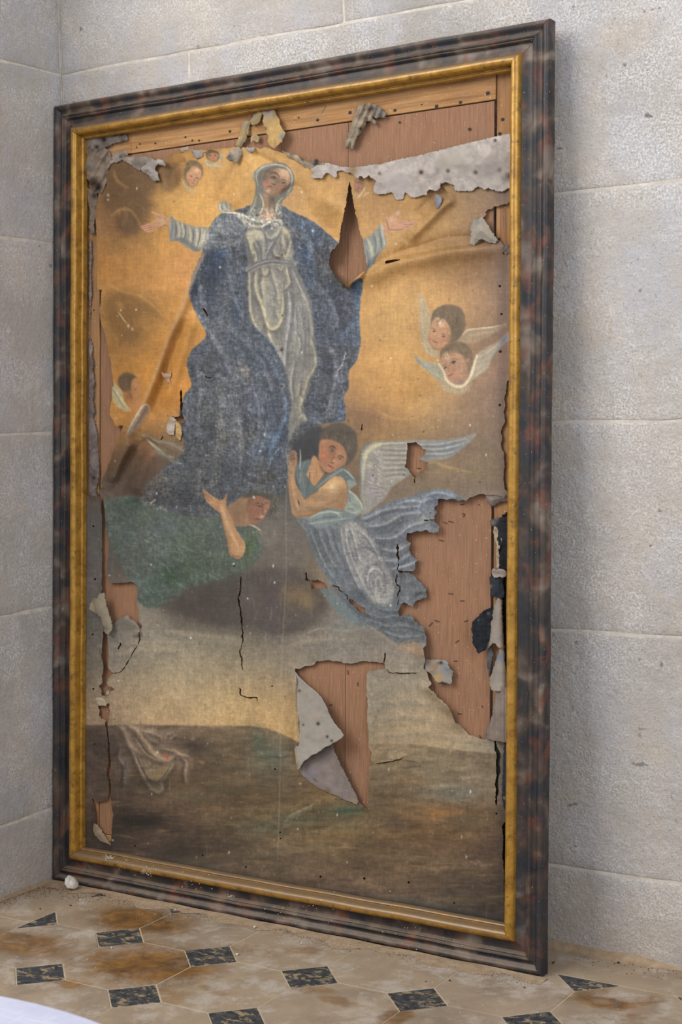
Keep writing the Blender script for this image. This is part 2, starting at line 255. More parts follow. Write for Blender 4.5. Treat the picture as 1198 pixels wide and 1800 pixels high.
    for w, c, a, pts in ((4.5,'b0a88c',.9,[(437,420),(442,436),(447,450),(449,460)]),(3,'a5a08f',.8,[(454,420),(462,438),(463,456)]),(3,'9c988b',.7,[(459,418),(464,440),(463,455)]),(3,'aea995',.9,[(468,410),(472,418),(479,418),(488,408),(492,400)]),(7,'b8ae8d',.9,[(497,400),(502,408),(508,418)]),(5,'aba38b',.8,[(497,416),(499,430),(505,442)]),(3.5,'b0a78c',.9,[(498,446),(502,452),(507,440),(510,425)]),(3,'a9a08a',.8,[(481,438),(484,448),(490,450)]),(2.4,'9f9a92',.8,[(465,456),(470,440),(480,424),(489,410)]),
        (2.6,'62615f',.8,[(446,428),(451,442),(454,456)]),(2.6,'62615f',.7,[(466,418),(468,436),(464,452)]),(2,'5f5d5a',.7,[(492,416),(493,434),(490,448)]),(3,'666462',.7,[(472,420),(478,424),(486,418)]),(2,'5a5550',.7,[(446,446),(447,456)]),
        (3.4,'b5ab8d',.85,[(437,480),(439,515),(440,548),(452,578),(474,602),(492,628),(500,642)]),(4,'b8ad8a',.9,[(450,480),(449,505),(456,526),(464,548),(471,580),(478,605),(490,625)]),(3.6,'b2a98c',.85,[(461,472),(464,484),(461,500),(463,522)]),(3,'a59f8f',.7,[(475,470),(480,486),(486,504),(490,520)]),(3,'b0a78c',.8,[(460,480),(467,482),(470,472)]),(3,'aea489',.8,[(488,470),(494,474),(497,468)]),
        (3.2,'b3aa90',.9,[(503,470),(506,486),(508,498),(498,509)]),(4,'b9af8c',.9,[(497,518),(497,545),(493,564),(485,576),(475,577),(469,568)]),(3.4,'a3a2a0',.8,[(507,515),(510,540),(507,572),(502,605),(500,640)]),(3,'a19c90',.7,[(515,478),(527,505),(538,530),(546,560),(549,590)]),(3.5,'aaa38c',.8,[(546,595),(554,625),(553,645),(541,666),(532,698),(527,718),(533,732)]),(2.6,'aba79b',.7,[(520,585),(527,604),(523,620)]),(2.6,'a5a092',.7,[(517,635),(511,670),(514,700)]),(3,'a09a8a',.7,[(528,665),(524,690),(530,700)]),(3,'aaa590',.7,[(525,735),(533,728),(538,740)]),
        (2.4,'9e9a94',.6,[(518,545),(520,580),(517,610)]),(2.4,'9b978e',.6,[(527,550),(533,590),(531,625)]),(3,'b1a98d',.6,[(487,520),(489,532)]),(3,'b1a98d',.6,[(486,548),(490,560)]),
        (2.4,'6c6a66',.7,[(443,485),(443,520),(446,550)]),(2.4,'6a6966',.7,[(456,482),(456,505),(462,525)]),(3,'6f6d69',.6,[(500,480),(499,510),(502,540),(499,570),(494,600)]),(2.2,'6b6966',.7,[(512,490),(516,520),(514,560),(512,600)]),(2,'6b6864',.7,[(530,600),(536,620),(533,650)]),(2.2,'66635e',.7,[(527,668),(529,682),(524,700)]),(2,'706d66',.7,[(519,650),(516,675)]),(2,'6e6b66',.6,[(522,500),(530,530),(534,560)]),(2,'6e6b66',.6,[(541,560),(543,600),(546,630)]),(2,'4f4c48',.6,[(497,622),(494,610)])):
        p.fold(pts,w,brighten(c),'57555a',a,1 if pts[0][0] < 490 else -1) if hexc(c).mean() > .55 else L(pts,w*1.4,c,a*.8,soft=w*.9)
    for k in range(60):
        x = rnd.uniform(436,550); y = rnd.uniform(480,740); L([(x,y),(x+rnd.uniform(-2,3),y+rnd.uniform(8,22))],rnd.uniform(1,2.4),rnd.choice(['b2aa92','6b6863','a8a59e']),rnd.uniform(.15,.35))
    p.clip = None
    L([(434,476),(448,466),(464,460),(482,458),(498,460),(520,463)],8,'747170',1,taper=.25); L([(436,474),(452,464),(472,459),(490,459),(516,462)],1.8,'a59e90',.9); L([(440,478),(456,469),(476,465),(492,465)],2,'9a9388',.8); L([(446,471),(470,462),(492,461)],1.2,'55555a',.7)
    # ---- veil, face
    P([(445,308),(451,297),(465,290),(485,285),(504,290),(514,303),(517,317),(514,331),(508,342),(497,352),(495,367),(496,383),(489,382),(484,374),(481,357),(478,346),(466,344),(464,358),(460,370),(454,378),(432,380),(441,361),(447,345),(449,330),(447,318)],'7a7669',1.6)
    P([(463,340),(484,344),(483,360),(486,378),(482,388),(468,388),(454,380),(461,366),(463,352)],'96795c',2); P([(454,380),(468,376),(481,378),(482,386),(470,388),(458,385)],'bd8f66',2,.9); B(478,350,5,8,'5f5248',.9); L([(472,346),(474,360),(473,376)],3,'7a6650',.6); B(468,372,5,6,'a8825f',.7)
    F = [(461,322),(460,310),(465,301),(477,295),(494,293),(504,298),(509,308),(509,322),(503,333),(492,341),(479,346),(470,342),(464,333)]
    P(F,'95745a',1.6); p.clip = p.mask(F,2.)
    B(499,305,10,10,'c8a27f',.95,.6); B(505,311,4,9,'bb9473',.8); B(464,310,6,12,'6b5c4c',.9); B(470,300,9,5,'5d5042',.9); B(466,324,5,5,'b07058',.75); B(493,331,8,7,'99694e',.8); B(480,312,7,4,'6b5847',.8,.3); B(489,318,5,5,'7d6450',.7); B(477,318,5,4,'a07b60',.6)
    L([(473,306),(479,303.5),(486,305),(491,310)],2,'4a3e32',.85); L([(475.5,312.5),(480,310.5),(485,312.5)],1.7,'352c24',.95); L([(477,314),(481,315),(485,314)],1.1,'5d4a3a',.7); B(480,312.4,2.2,1.1,'7b6c5c',.6,.3); B(481,312.2,1,1,'241f1b',.9)
    L([(494,317),(499,316),(504,319)],1.7,'5a4838',.85); L([(494,323),(498,320.5),(503,322.5)],1.6,'40342c',.9); B(498.5,322.6,2,1.3,'8b817c',.7); B(498.5,322.4,1.1,1,'2a2526',.95); L([(495,325.5),(499,326.5),(503,325)],1.1,'6d5443',.7)
    L([(491,311),(487,316),(483,321)],1.8,'6f5543',.75); L([(487,314),(483,320)],1.5,'b28f70',.6); L([(477,321),(480,324),(484,324.5)],1.7,'4b382c',.9); B(480,321.5,2,1.5,'b78f72',.7); L([(470,327),(474,328.6),(479,329.5)],1.7,'73392f',.9); L([(469.5,329.5),(473,331.5),(477,331)],1.7,'a8604f',.85); B(470,335.5,3.6,2.8,'c8a184',.9); L([(475,325.5),(474,327.5)],1.3,'8a6450',.7); L([(465,338),(472,344),(484,343)],2.6,'6d5442',.65); B(499,337,8,4,'5c4a3c',.75,-.6)
    p.clip = None
    for w, c, a, pts in ((2.3,'b4b1a0',.95,[(453,325),(450,313),(453,301),(462,294),(476,290),(490,290),(503,294),(511,304),(513,318),(509,333),(500,345),(490,353),(485,362)]),(3,'62635c',.8,[(457,326),(456,312),(460,302),(472,297),(488,294),(503,297)]),(1.6,'9b988a',.8,[(447,318),(448,306),(456,296),(470,289),(486,286)]),(2.6,'c1b996',.9,[(456,340),(461,352),(462,364),(456,377)]),(2.2,'a7a492',.7,[(450,345),(447,358),(440,372)]),(2.2,'626660',.7,[(453,346),(452,360),(446,374)]),(2.4,'c5bb98',.9,[(500,345),(491,355),(485,366),(487,376)]),(2,'b9b094',.9,[(494,358),(488,366),(492,372),(488,380)]),(2,'5f625c',.8,[(506,338),(496,350),(489,358)]),(1.8,'5b5f5c',.7,[(482,350),(481,362),(484,374)]),(2,'8e8b7b',.7,[(512,325),(506,342),(497,353)]),(3,'a8a493',.5,[(446,303),(444,308),(446,312)])): L(pts,w,c,a)
    P([(383,357),(392,354),(401,354),(406,362),(409,371),(425,375),(438,381),(452,380),(463,386),(472,387),(486,384),(496,386),(497,395),(486,398),(470,396),(457,401),(441,402),(429,396),(418,382),(408,376),(388,374),(384,366)],'928c7c',1.5)
    for w, c, a, pts in ((3,'c3b996',.9,[(386,358),(387,368),(394,372)]),(2.4,'bcb291',.8,[(393,355),(395,366),(402,370)]),(2.4,'b2a98c',.8,[(400,355),(403,365)]),(2.6,'bdb497',.9,[(390,374),(408,374),(424,378),(434,390),(446,398),(460,398),(472,390)]),(2.2,'c0b79b',.9,[(424,375),(438,384),(452,388),(468,392)]),(2,'b5ad95',.8,[(438,380),(452,384),(466,388)]),(2.6,'c4ba98',.9,[(460,400),(470,392),(484,387),(495,388)]),(3,'b7a981',.9,[(480,392),(490,391),(495,388)]),(1.6,'6b6b68',.8,[(426,380),(440,392),(456,394)]),(1.8,'64666a',.7,[(470,394),(484,391),(494,394)]),(1.8,'6a6a66',.7,[(389,361),(391,372)]),(1.6,'6a6a66',.6,[(397,358),(399,370)]),(2.4,'c4a985',.7,[(398,374),(412,374),(424,377)])): L(pts,w,c,a)
    # ---- right sleeve and hand
    S = [(636,424),(650,415),(663,401),(671,395),(674,405),(679,430),(672,439),(663,451),(655,467),(645,474),(641,476),(640,450)]
    P(S,'8e9086',1.6); p.clip = p.mask(S,1.5)
    for w, c, a, pts in ((6,'b9b398',.85,[(646,420),(652,436),(654,450)]),(4,'a9a794',.7,[(660,408),(664,425),(662,440)]),(4,'6f7978',.8,[(655,412),(660,428),(658,445)]),(5,'6c7676',.7,[(644,440),(648,460),(645,475)]),(4,'707a78',.7,[(652,465),(664,446)]),(3,'66706f',.8,[(666,402),(669,420),(671,436)])): L(pts,w,c,a)
    p.clip = None; L([(670,394),(672,408),(676,430)],3.4,'aeb0a0',.9,taper=.2)
    Hd = [(672,396),(680,383),(690,378),(698,370),(703,369),(702,376),(696,384),(708,387),(720,390),(732,387),(731,393),(722,400),(707,405),(684,408),(678,416),(673,410)]
    P(Hd,'b98a66',1.3); B(686,388,6,5,'c9a07c',.8); B(700,395,9,5,'b5836a',.6); L([(681,398),(685,404),(698,404),(710,402)],2,'94614e',.8)
    for a in ([(709,391),(720,392),(730,390)],[(709,395),(720,395.5),(728,393.5)],[(708,399.5),(718,399)]): L(a,1.2,'8b5a50',.9)
    for a in ([(709,389),(720,391),(731,388.5)],[(710,393.2),(722,393.8)],[(709,397.4),(720,397.2)]): L(a,1.6,'c79a7c',.8)
    L([(678,384),(681,396),(683,404)],2,'8e6048',.6); L([(697,372),(693,380)],1.2,'93684c',.7); B(698,375,3,3,'cfc0a6',.5)
    # worn cherub beside the tear
    P([(621,317),(632,314),(640,320),(640,332),(633,340),(625,338),(622,328)],'93684d',2,.9); L([(626,322),(632,320),(637,324)],2.4,'7a4c3c',.8); L([(628,330),(633,331)],2,'8c5042',.8); L([(642,328),(636,338),(628,348)],3,'c0a27a',.8); L([(648,338),(638,344)],2.4,'bfa078',.7); B(624,344,5,5,'bda27c',.6)
    # ---- pair of cherubs on the right
    wA = [(736,513),(742,520),(749,533),(756,552),(758,572),(755,589),(757,605),(765,614),(772,621),(770,629),(759,627),(748,621),(742,608),(739,590),(736,572),(735,545)]
    P(wA,'b59d78',2); p.clip = p.mask(wA,2)
    for k in range(9): L([(738+k*.8,524+k*10),(745+k*.6,545+k*9),(754+k*.4,566+k*7)],2,'cbb890',.6)
    for k in range(7): L([(739+k,534+k*11),(746+k*.6,553+k*9),(755,574+k*7)],1.2,'94805f',.6)
    p.clip = None
    P([(802,598),(816,584),(825,579),(848,576.5),(870,573.5),(888,569),(889,574),(870,585),(855,594),(834,603),(813,604)],'a89070',2.4,.9); L([(803,598),(815,585),(826,579),(850,576.5),(872,573.5),(888,570)],2.6,'cfbf9c',.9); L([(825,590),(845,586),(868,582)],4,'b8a484',.5); L([(830,597),(850,590)],3,'9a8264',.6)
    P([(757,562),(763,545),(779,536),(798,536),(812,545),(817,560),(815,580),(806,596),(792,603),(780,611),(765,614),(756,604),(753,592),(757,577)],'7d6950',2)
    P([(759,566),(769,559),(782,563),(790,574),(792,590),(786,604),(777,611),(765,613),(756.5,604),(753.5,592),(757,577)],'b98b66',1.8); B(776,569,5.5,6,'dcbd9c',.9); B(771,562,8,4,'c9a27c',.6); B(780,600,7,5,'bd7a5c',.75); B(757,597,4,5,'b9775a',.7); B(768,592,3,3,'c69c78',.7); B(789,592,5,12,'9a7556',.7)
    for k in range(26):
        x = 764+k*2+rnd.uniform(-1,1); y = 545+abs(k-13)*.9+rnd.uniform(-4,8); L([(x,y),(x+2,y+6),(x-1+rnd.uniform(-2,2),y+13)],1.8,rnd.choice(['9c8668','6b5842','8d775a','5f4f40']),.6)
    L([(760,578),(765,580)],1.8,'6b4c3a',.8); L([(760,582),(765,583)],2,'4c3a30',.9); L([(775,587),(783,589)],1.6,'6b4c3a',.8); L([(776,591),(782,592)],2,'55433a',.9); L([(769,584),(766,593),(769,595)],1.5,'96694c',.7); L([(761,599),(766,602),(770,603)],2,'92503f',.9); L([(763,606),(769,608)],1.5,'a8745a',.7); L([(757,578),(761,575)],1.4,'7c5f48',.6)
    wB = [(729,627),(737,630),(749,635),(761,637),(771,640),(779,655),(784,668),(775,672),(762,664),(750,652),(738,641)]
    P(wB,'ab9e80',2); p.clip = p.mask(wB,2)
    for k in range(6): L([(730+k*4,628+k*4),(748+k*4,640+k*4),(768+k*3,650+k*4)],2,['8f9d98','b9ab88','879698','b9ab88','94967f','c0b28e'][k],.8)
    p.clip = None; L([(729,626),(735,633),(743,640)],3,'7f97a0',.7); L([(730,630),(742,641),(752,652)],2.4,'7a8f94',.7)
    wC = [(838,625),(849,614),(870,602),(885,590),(894,585),(894,597),(882,608),(867,623),(855,650),(843,658),(831,668),(823,671),(831,647)]
    P(wC,'aa9a82',2.2); L([(842,628),(860,616),(880,602)],4,'bcae98',.7); L([(838,645),(855,630),(872,614)],4,'b0a28c',.7); L([(880,604),(887,596),(894,588)],5,'6b93c4',.9); L([(872,616),(882,606)],3,'87a3bd',.8); L([(862,632),(872,616)],2.4,'8aa3b2',.7); L([(836,660),(852,648)],3,'b5a78c',.6)
    P([(782,667),(800,679),(820,677),(828,668),(826,680),(815,691),(800,693),(786,688),(772,678)],'ab9878',4,.8)
    P([(773,632),(774,617),(786,605),(801,600),(816,604),(828,615),(833,630),(829,645),(826,658),(820,670),(808,677),(795,676),(785,670),(780,659),(778,650),(774,640)],'b38867',1.8)
    p.clip = p.mask([(773,632),(774,617),(786,605),(801,600),(816,604),(828,615),(833,630),(829,645),(826,658),(820,670),(808,677),(795,676),(785,670),(780,659),(778,650),(774,640)],2)
    P([(770,636),(776,626),(786,618),(800,618),(812,624),(818,638),(824,660),(840,650),(838,600),(790,592),(768,612)],'806b52',4,.95); B(784,626,5,6,'d0af8e',.9,-.5); B(803,658,8,6,'bf8465',.6); B(786,655,4,5,'bd8064',.6); B(820,655,6,16,'9a7a60',.8); B(808,672,10,5,'8f8378',.6); B(821,634,4,4,'b58a68',.7); B(800,627,9,4,'bb946f',.6)
    for k in range(22): x = 778+k*2.4; y = 606+abs(k-9)*1.1+rnd.uniform(-2,9); L([(x,y),(x+3,y+7)],1.8,rnd.choice(['9a8464','6f5c48','8a7558']),.5)
    L([(778,649),(782,646),(785,645)],2.2,'4f3d34',.9); L([(777,644),(784,640)],1.4,'7a5b48',.8); L([(791,638),(797,635),(804,637)],2,'54423a',.9); L([(792,633),(798,630),(806,632)],1.3,'7a5b48',.7); B(797,637,2,1.6,'3c302c',.9); B(802,636.5,1.2,1.2,'e0d2c0',1); L([(789,641),(788,651),(791,653)],1.6,'9a6e54',.7); L([(787,661),(792,659),(798,657)],2.2,'8f5546',.9); L([(790,664),(796,663)],1.6,'b07560',.7)
    p.clip = None
    L([(771,640),(779,653),(783,665),(793,676),(806,680),(816,676),(825,664),(831,647),(838,625)],5,'d6c6a6',.95,taper=.25)
    for k in range(10): L([(778+k*5,672+4*math.sin(k*.35)+6),(780+k*5,682+4*math.sin(k*.35)+6)],2,'c5b391',.45)
    # ---- cherub low on the left, wing tips
    P([(207,668),(214,658),(226,655),(238,660),(243,672),(240,684),(230,688),(216,688),(209,680)],'6b5538',3); P([(232,668),(241,664),(248,676),(246,690),(240,705),(232,700),(230,684)],'a9774a',2.5); B(226,695,9,14,'8b5e3e',.8); L([(228,690),(233,704)],1.4,'5c3c2c',.8); L([(236,686),(240,684)],1.6,'6e4a32',.8); B(240,712,8,8,'aa7456',.8)
    wD = [(198,672),(206,679),(214,688),(217,704),(224,714),(230,722),(218,722),(206,715),(198,702),(195,688)]
    P(wD,'aa9b72',1.8); p.clip = p.mask(wD,1.5)
    for k in range(6): L([(197+k*3,680+k*5),(206+k*3,690+k*5),(214+k*3,702+k*3)],1.6,'c5b890',.7); L([(197+k*3,684+k*5),(210+k*2,697+k*4)],1.1,'7d7150',.7)
    p.clip = None
    P([(226,766),(222,758),(232,742),(245,722),(254,711),(261,712),(262,722),(252,740),(240,756)],'a08a70',2.2); L([(224,762),(232,744),(246,720),(255,711),(261,714),(262,724)],3,'c9bb9c',.8); L([(234,752),(247,735),(255,720)],5,'97705a',.7); L([(230,752),(244,736)],3,'99948a',.6)
    # brown cloud lower left, grey wing
    for x, y, rx, ry, c, a in ((225,800,30,40,'6a5038',.7),(260,800,20,25,'7a4f34',.6),(235,850,35,30,'5e4a3c',.7),(270,840,24,24,'6f5540',.6),(205,850,14,20,'6f5d50',.6),(245,870,20,10,'57443a',.6),(300,790,20,16,'7d6548',.5)): B(x,y,rx,ry,c,a)
    for w, c, a, pts in ((5,'93907c',.8,[(246,764),(262,768),(280,778)]),(5,'a09880',.8,[(258,772),(272,784),(290,795)]),(6,'8f8c7a',.8,[(268,780),(282,796),(305,805)]),(6,'88867a',.7,[(280,775),(305,782),(325,795)]),(5,'7d7c70',.7,[(285,800),(305,812),(320,815)]),(2,'5a5448',.7,[(256,766),(275,782),(296,802)]),(2,'5f5a4e',.7,[(272,776),(296,790),(318,802)]),(2,'625d50',.6,[(270,786),(285,800),(300,812)]),(3,'b3a98a',.7,[(262,776),(276,790)])): L(pts,w,c,a,soft=2)
    # ---- green angel
    G = [(178,884),(200,876),(222,871),(236,872),(250,879),(266,885),(285,892),(305,902),(330,906),(360,910),(386,904),(395,925),(405,930),(418,922),(440,920),(455,931),(464,948),(461,972),(445,992),(425,1002),(400,1013),(370,1024),(345,1030),(325,1038),(305,1054),(282,1068),(262,1069),(246,1062),(236,1042),(222,1012),(208,985),(196,958),(187,930)]
    P(G,'566255',2.2,wob=1); p.clip = p.mask(G,2); green = p.clip.copy()
    for x, y, rx, ry, c, a in ((220,890,26,12,'4f5f55',.8),(240,880,8,6,'2c4a30',.7),(255,900,14,20,'5a6a50',.6),(290,930,30,24,'566466',.7),(330,960,30,24,'50604a',.7),(350,930,30,18,'57645a',.7),(285,985,20,18,'5b6a68',.6),(300,1015,24,20,'36523a',.85),(275,1040,22,18,'4c6258',.8),(340,1000,26,18,'4a6042',.7),(375,985,16,22,'58664f',.7),(440,960,16,22,'506a38',.85),(430,990,18,10,'5a6a45',.7),(225,940,18,30,'4f5e58',.7),(400,1000,16,8,'5a6048',.6),(225,985,14,22,'5c5f58',.5),(455,965,8,20,'4a645c',.7)): B(x,y,rx,ry,c,a)
    for k in range(230):
        x = rnd.uniform(185,460); y = rnd.uniform(880,1060); an = rnd.uniform(.3,1.3)+(x-300)/300; l = rnd.uniform(10,34)
        L([(x,y),(x+l*.5*math.cos(an)+rnd.uniform(-3,3),y+l*.5*math.sin(an)),(x+l*math.cos(an),y+l*math.sin(an))],rnd.uniform(1.2,3.4),rnd.choice(['6f7d6a','727f58','39483c','3f5a40','76826c','566870']),rnd.uniform(.2,.5),soft=1.5)
    p.clip = None
    L([(264,884),(270,881),(273,878),(268,880)],3,'b98450',1)
    # brown cloud under him and grey clouds
    P([(285,1068),(320,1042),(360,1030),(420,1012),(470,1000),(540,1004),(575,1060),(556,1092),(500,1116),(440,1106),(385,1098),(330,1084)],'564c45',11,.8,wob=2)
    for q in ([(300,1110),(360,1118),(430,1124)],[(520,1130),(580,1122),(650,1126)],[(200,1150),(260,1140),(330,1146)],[(660,1235),(720,1228),(780,1240)],[(655,1262),(710,1256),(760,1262)],[(670,1290),(740,1284),(820,1296)]): L(q,9,'b5a284',.4,soft=8); L([(x,y+9) for x,y in q],8,'857f76',.35,soft=7)
    for x, y, rx, ry, c, a in ((350,1060,40,20,'544a43',.7),(400,1085,50,16,'5b5149',.7),(440,1050,25,40,'665c54',.6),(480,1060,14,50,'584e55',.5),(520,1045,30,20,'8a7150',.7),(540,1060,12,14,'9a8050',.6),(500,970,40,40,'736a60',.6),(470,940,20,30,'7b7266',.6),(520,1090,50,14,'6b5f56',.6),(620,1120,40,16,'8b8070',.6),(600,1100,30,16,'7f8480',.6)): B(x,y,rx,ry,c,a)
    for k in range(90):
        x = rnd.uniform(430,560); y = rnd.uniform(920,1120); l = rnd.uniform(8,26); L([(x,y),(x+rnd.uniform(-4,2),y+l)],rnd.uniform(1,2.6),rnd.choice(['8d8474','4f4844','9a8a70','5c5550']),rnd.uniform(.15,.4))
    L([(550,1108),(575,1103),(600,1110),(630,1105),(660,1100)],4,'a89a80',.5,soft=3); L([(540,1112),(560,1106)],4,'a89a80',.4,soft=3); L([(170,1135),(300,1128),(420,1130)],6,'aa9a78',.3,soft=5)
    # his neck, face, arm
    P([(400,890),(412,882),(424,873),(440,872),(440,900),(440,922),(424,925),(410,922),(404,906)],'9a7656',2.4); B(415,905,9,10,'8a684c',.6); B(430,882,8,5,'ab8560',.6)
    Fc = [(438,876),(452,872),(466,876),(474,882),(473,894),(467,904),(460,914),(450,921),(440,918),(434,906),(434,888)]
    P([(426,874),(440,862),(464,860),(482,872),(486,890),(478,908),(470,906),(474,884),(460,874),(440,874)],'59544a',3); P(Fc,'97694f',1.8); p.clip = p.mask(Fc,2)
    B(467,886,6,8,'a87a58',.8); B(447,902,7,6,'a5644e',.5); B(460,908,4,3,'c89a84',.8); B(466,898,3,3,'c49478',.8); L([(450,886),(456,884),(463,888)],2.4,'5c4640',.9); L([(451,889),(457,890),(462,891)],1.6,'3f332f',.9); L([(464,886),(468,884),(472,886)],2,'66503f',.8); L([(462,892),(461,903),(464,905)],1.6,'7c5442',.8); L([(449,911),(454,913),(459,912)],2,'7c4a40',.9); L([(448,908),(455,909)],1.2,'bb8872',.7); B(437,880,6,6,'7d5d48',.7)
    p.clip = None
    for k in range(40): y = rnd.uniform(868,912); x = rnd.uniform(474,490); L([(x,y),(x+rnd.uniform(-4,4),y+4),(x+rnd.uniform(-5,5),y+8)],1.6,rnd.choice(['7d735c','4a453e','8a7c60']),.5)
    L([(438,922),(448,926),(459,933)],3.4,'b99c7c',.9)
    A = [(356,860),(361,862),(370,869),(381,876),(391,878),(396,870),(400,868),(398,878),(398,889),(404,903),(412,923),(423,944),(431,960),(428,974),(420,983),(410,980),(402,971),(398,947),(392,922),(386,902),(377,895),(366,885),(359,872)]
    for msk in (mantle, green): msk *= 1-p.mask(A,1.4); msk *= 1-p.mask([(402,895),(424,872),(462,872),(476,886),(466,908),(450,922),(408,922)],2)
    P(A,'b2855a',1.4); p.clip = p.mask(A,1.4)
    L([(388,888),(396,910),(405,935),(416,958)],7,'cba074',.8,soft=5); L([(380,894),(390,915),(397,945),(402,970)],5,'8f6848',.7,soft=4); B(419,966,7,9,'c69a6c',.8); L([(404,972),(412,978),(420,978)],3,'8a6246',.8); L([(425,945),(430,958),(428,970)],2,'d5ae84',.6); B(373,880,7,6,'bd9064',.7); L([(399,868),(396,880)],2,'8c6648',.5)
    for a in ([(357,862),(366,872),(374,878)],[(358,867),(367,878)],[(361,874),(369,882)]): L(a,1.2,'855c40',.8)
    p.clip = None; L([(408,992),(412,990)],3,'cfcac0',.8); L([(410,995),(412,994)],3,'191614',1)
    # ---- right angel
    P([(510,775),(530,757),(548,750),(566,750),(570,775),(562,795),(554,808),(536,812),(522,806),(514,796)],'454549',5,.95)
    w = [(638,786),(652,778),(674,776),(694,777),(732,776),(760,775),(790,774),(812,770),(832,762),(836,765),(826,776),(812,788),(792,802),(772,808),(748,812),(740,820),(712,840),(700,848),(686,860),(676,876),(656,892),(642,906),(634,910),(638,888),(632,868),(632,840),(632,806)]
    P(w,'979083',2); p.clip = p.mask(w,2)
    B(800,788,40,16,'7d8288',.8); B(740,812,20,8,'70797c',.8); B(655,850,14,30,'8f8890',.6); B(690,820,30,24,'a09a90',.6); B(660,880,14,18,'8c8683',.6)
    for k in range(13): L([(668+k*.6,786+k*4.6),(700,788+k*4.2),(735-k*2,787+k*4.4)],2.6,['b0aa98','807b76'][k%2],.7)
    for k in range(6): L([(735,781+k*4),(775,780+k*4.4),(826-k*6,768+k*6)],2.2,['aeb0ac','6e767c'][k%2],.75)
    for k in range(9): L([(644+k*2,846+k*4),(660+k*2,852+k*3),(686-k*3,856+k*6)],2.2,['aea594','837c7c'][k%2],.6)
    for k in range(60):
        x = rnd.uniform(640,668); y = rnd.uniform(790,850); L([(x,y),(x+4,y+2),(x+6,y+6)],2,rnd.choice(['b8b3a2','8a8580','c2bca2']),.5)
    p.clip = None
    L([(640,808),(644,796),(654,786),(668,781)],8,'c3bb94',.9,soft=4,taper=.3); L([(637,850),(638,826),(642,804)],6,'beb79a',.8,soft=4); L([(634,868),(633,840),(632,806),(640,786),(654,777)],3,'6b7276',.7); L([(652,778),(690,776),(740,775),(790,773),(833,762)],2.4,'8d9494',.8); L([(658,781),(690,779),(714,779)],2.6,'c5bf9f',.8)
    P([(563,760),(577,748),(597,743),(617,752),(626,768),(627,792),(619,810),(607,819),(608,797),(597,780),(583,772),(563,774)],'62564a',3)
    for k in range(70): x = rnd.uniform(566,624); y = rnd.uniform(748,806); L([(x,y),(x+rnd.uniform(-4,4),y+3),(x+rnd.uniform(-3,3),y+7)],1.7,rnd.choice(['7d6f58','4d4540','6e6250','857660']),.5)
    P([(552,800),(561,812),(570,829),(560,846),(552,855),(540,840),(536,828),(543,815)],'b0855a',2); B(548,832,6,8,'c0936a',.6); L([(560,815),(568,832)],5,'8c6444',.7,soft=4)
    Fc = [(562,776),(572,772),(584,774),(598,781),(607,793),(608,810),(598,821),(583,830),(571,830),(563,818),(560,797)]
    P(Fc,'a27252',1.8); p.clip = p.mask(Fc,2)
    B(570,799,7,9,'b5674a',.75); B(588,812,6,4,'c08a68',.8); B(596,800,5,5,'af8260',.5); B(577,824,6,4,'ad7c60',.6); B(600,815,8,5,'99765a',.5); B(583,791,6,6,'6e5644',.7); L([(578,786),(584,784),(590,788)],2,'50402f',.9); B(583,792,3.4,2.2,'8d8078',.8); B(584,792,1.6,1.5,'2f2a28',1); L([(593,802),(599,801),(604,805)],2,'54402f',.9); B(597,806,3,2,'7c6f66',.8); B(598,806,1.4,1.2,'2f2a28',.9); L([(590,794),(585,805),(581,812)],2,'7c5844',.7); L([(580,812),(584,814),(588,813)],1.6,'5f4030',.8); L([(576,816),(580,820),(586,822)],2.2,'7e4238',.9); L([(575,821),(580,824)],1.4,'c08f76',.6); L([(562,780),(566,776),(570,778)],3,'ab6c52',.7)
    p.clip = None
    L([(563,820),(572,831),(586,830),(604,818)],2.4,'5f5248',.7)
    T = [(529,813),(545,808),(541,828),(538,838),(552,855),(562,845),(580,832),(600,822),(612,827),(624,843),(618,850),(607,846),(598,838),(585,838),(570,848),(555,862),(540,873),(533,876),(526,858),(518,832),(521,818)]
    P(T,'6a7674',1.8)
    for w2, c, a, pts in ((3,'969d90',.8,[(556,858),(572,844),(590,832),(604,825)]),(2,'50605f',.7,[(560,864),(578,848),(596,838)]),(3,'858d84',.7,[(536,812),(530,830),(534,855)]),(2.6,'56645f',.7,[(545,830),(542,850),(538,868)]),(3,'b0b3a4',.8,[(604,825),(614,833),(622,843)]),(3,'6e7c88',.8,[(612,848),(620,844)])): L(pts,w2,c,a)
    LIMB = 'a98560'
    A = [(505,802),(512,792),(520,795),(522,812),(518,830),(520,850),(530,868),(535,877),(542,872),(557,862),(573,848),(586,838),(598,838),(607,846),(610,863),(608,888),(604,897),(592,897),(577,893),(563,898),(547,908),(528,912),(515,905),(511,890),(507.5,863),(506,830)]
    P(A,LIMB,1.5); p.clip = p.mask(A,1.6)
    L([(512,830),(513,870),(520,900)],6,'7d5f44',.55,soft=6); L([(560,864),(582,845),(604,852)],10,'c39a68',.7,soft=9); B(560,898,22,6,'80603f',.6); B(604,872,5,16,'8b6845',.5); B(585,856,15,12,'cfa874',.85); B(584,855,5,4,'e0c49c',.8); B(600,890,8,8,'a87348',.6); L([(512,835),(516,870),(524,895)],6,'c39a68',.7,soft=5); L([(535,880),(555,885),(580,880)],8,'c4965f',.6,soft=6); L([(518,908),(545,906),(575,894)],5,'93683f',.7,soft=4); L([(535,878),(548,868),(560,862)],3,'8d6440',.6); L([(575,888),(592,878),(602,862)],3,'96693f',.5,soft=3); B(512,802,9,12,'80604c',.85); B(520,905,7,5,'a87c50',.6)
    for a in ([(507,800),(512,794)],[(510,804),(517,798)],[(510,809),(519,804)]): L(a,1.3,'5f4638',.7)
    L([(524,878),(526,888)],1.8,'3a2a22',.9)
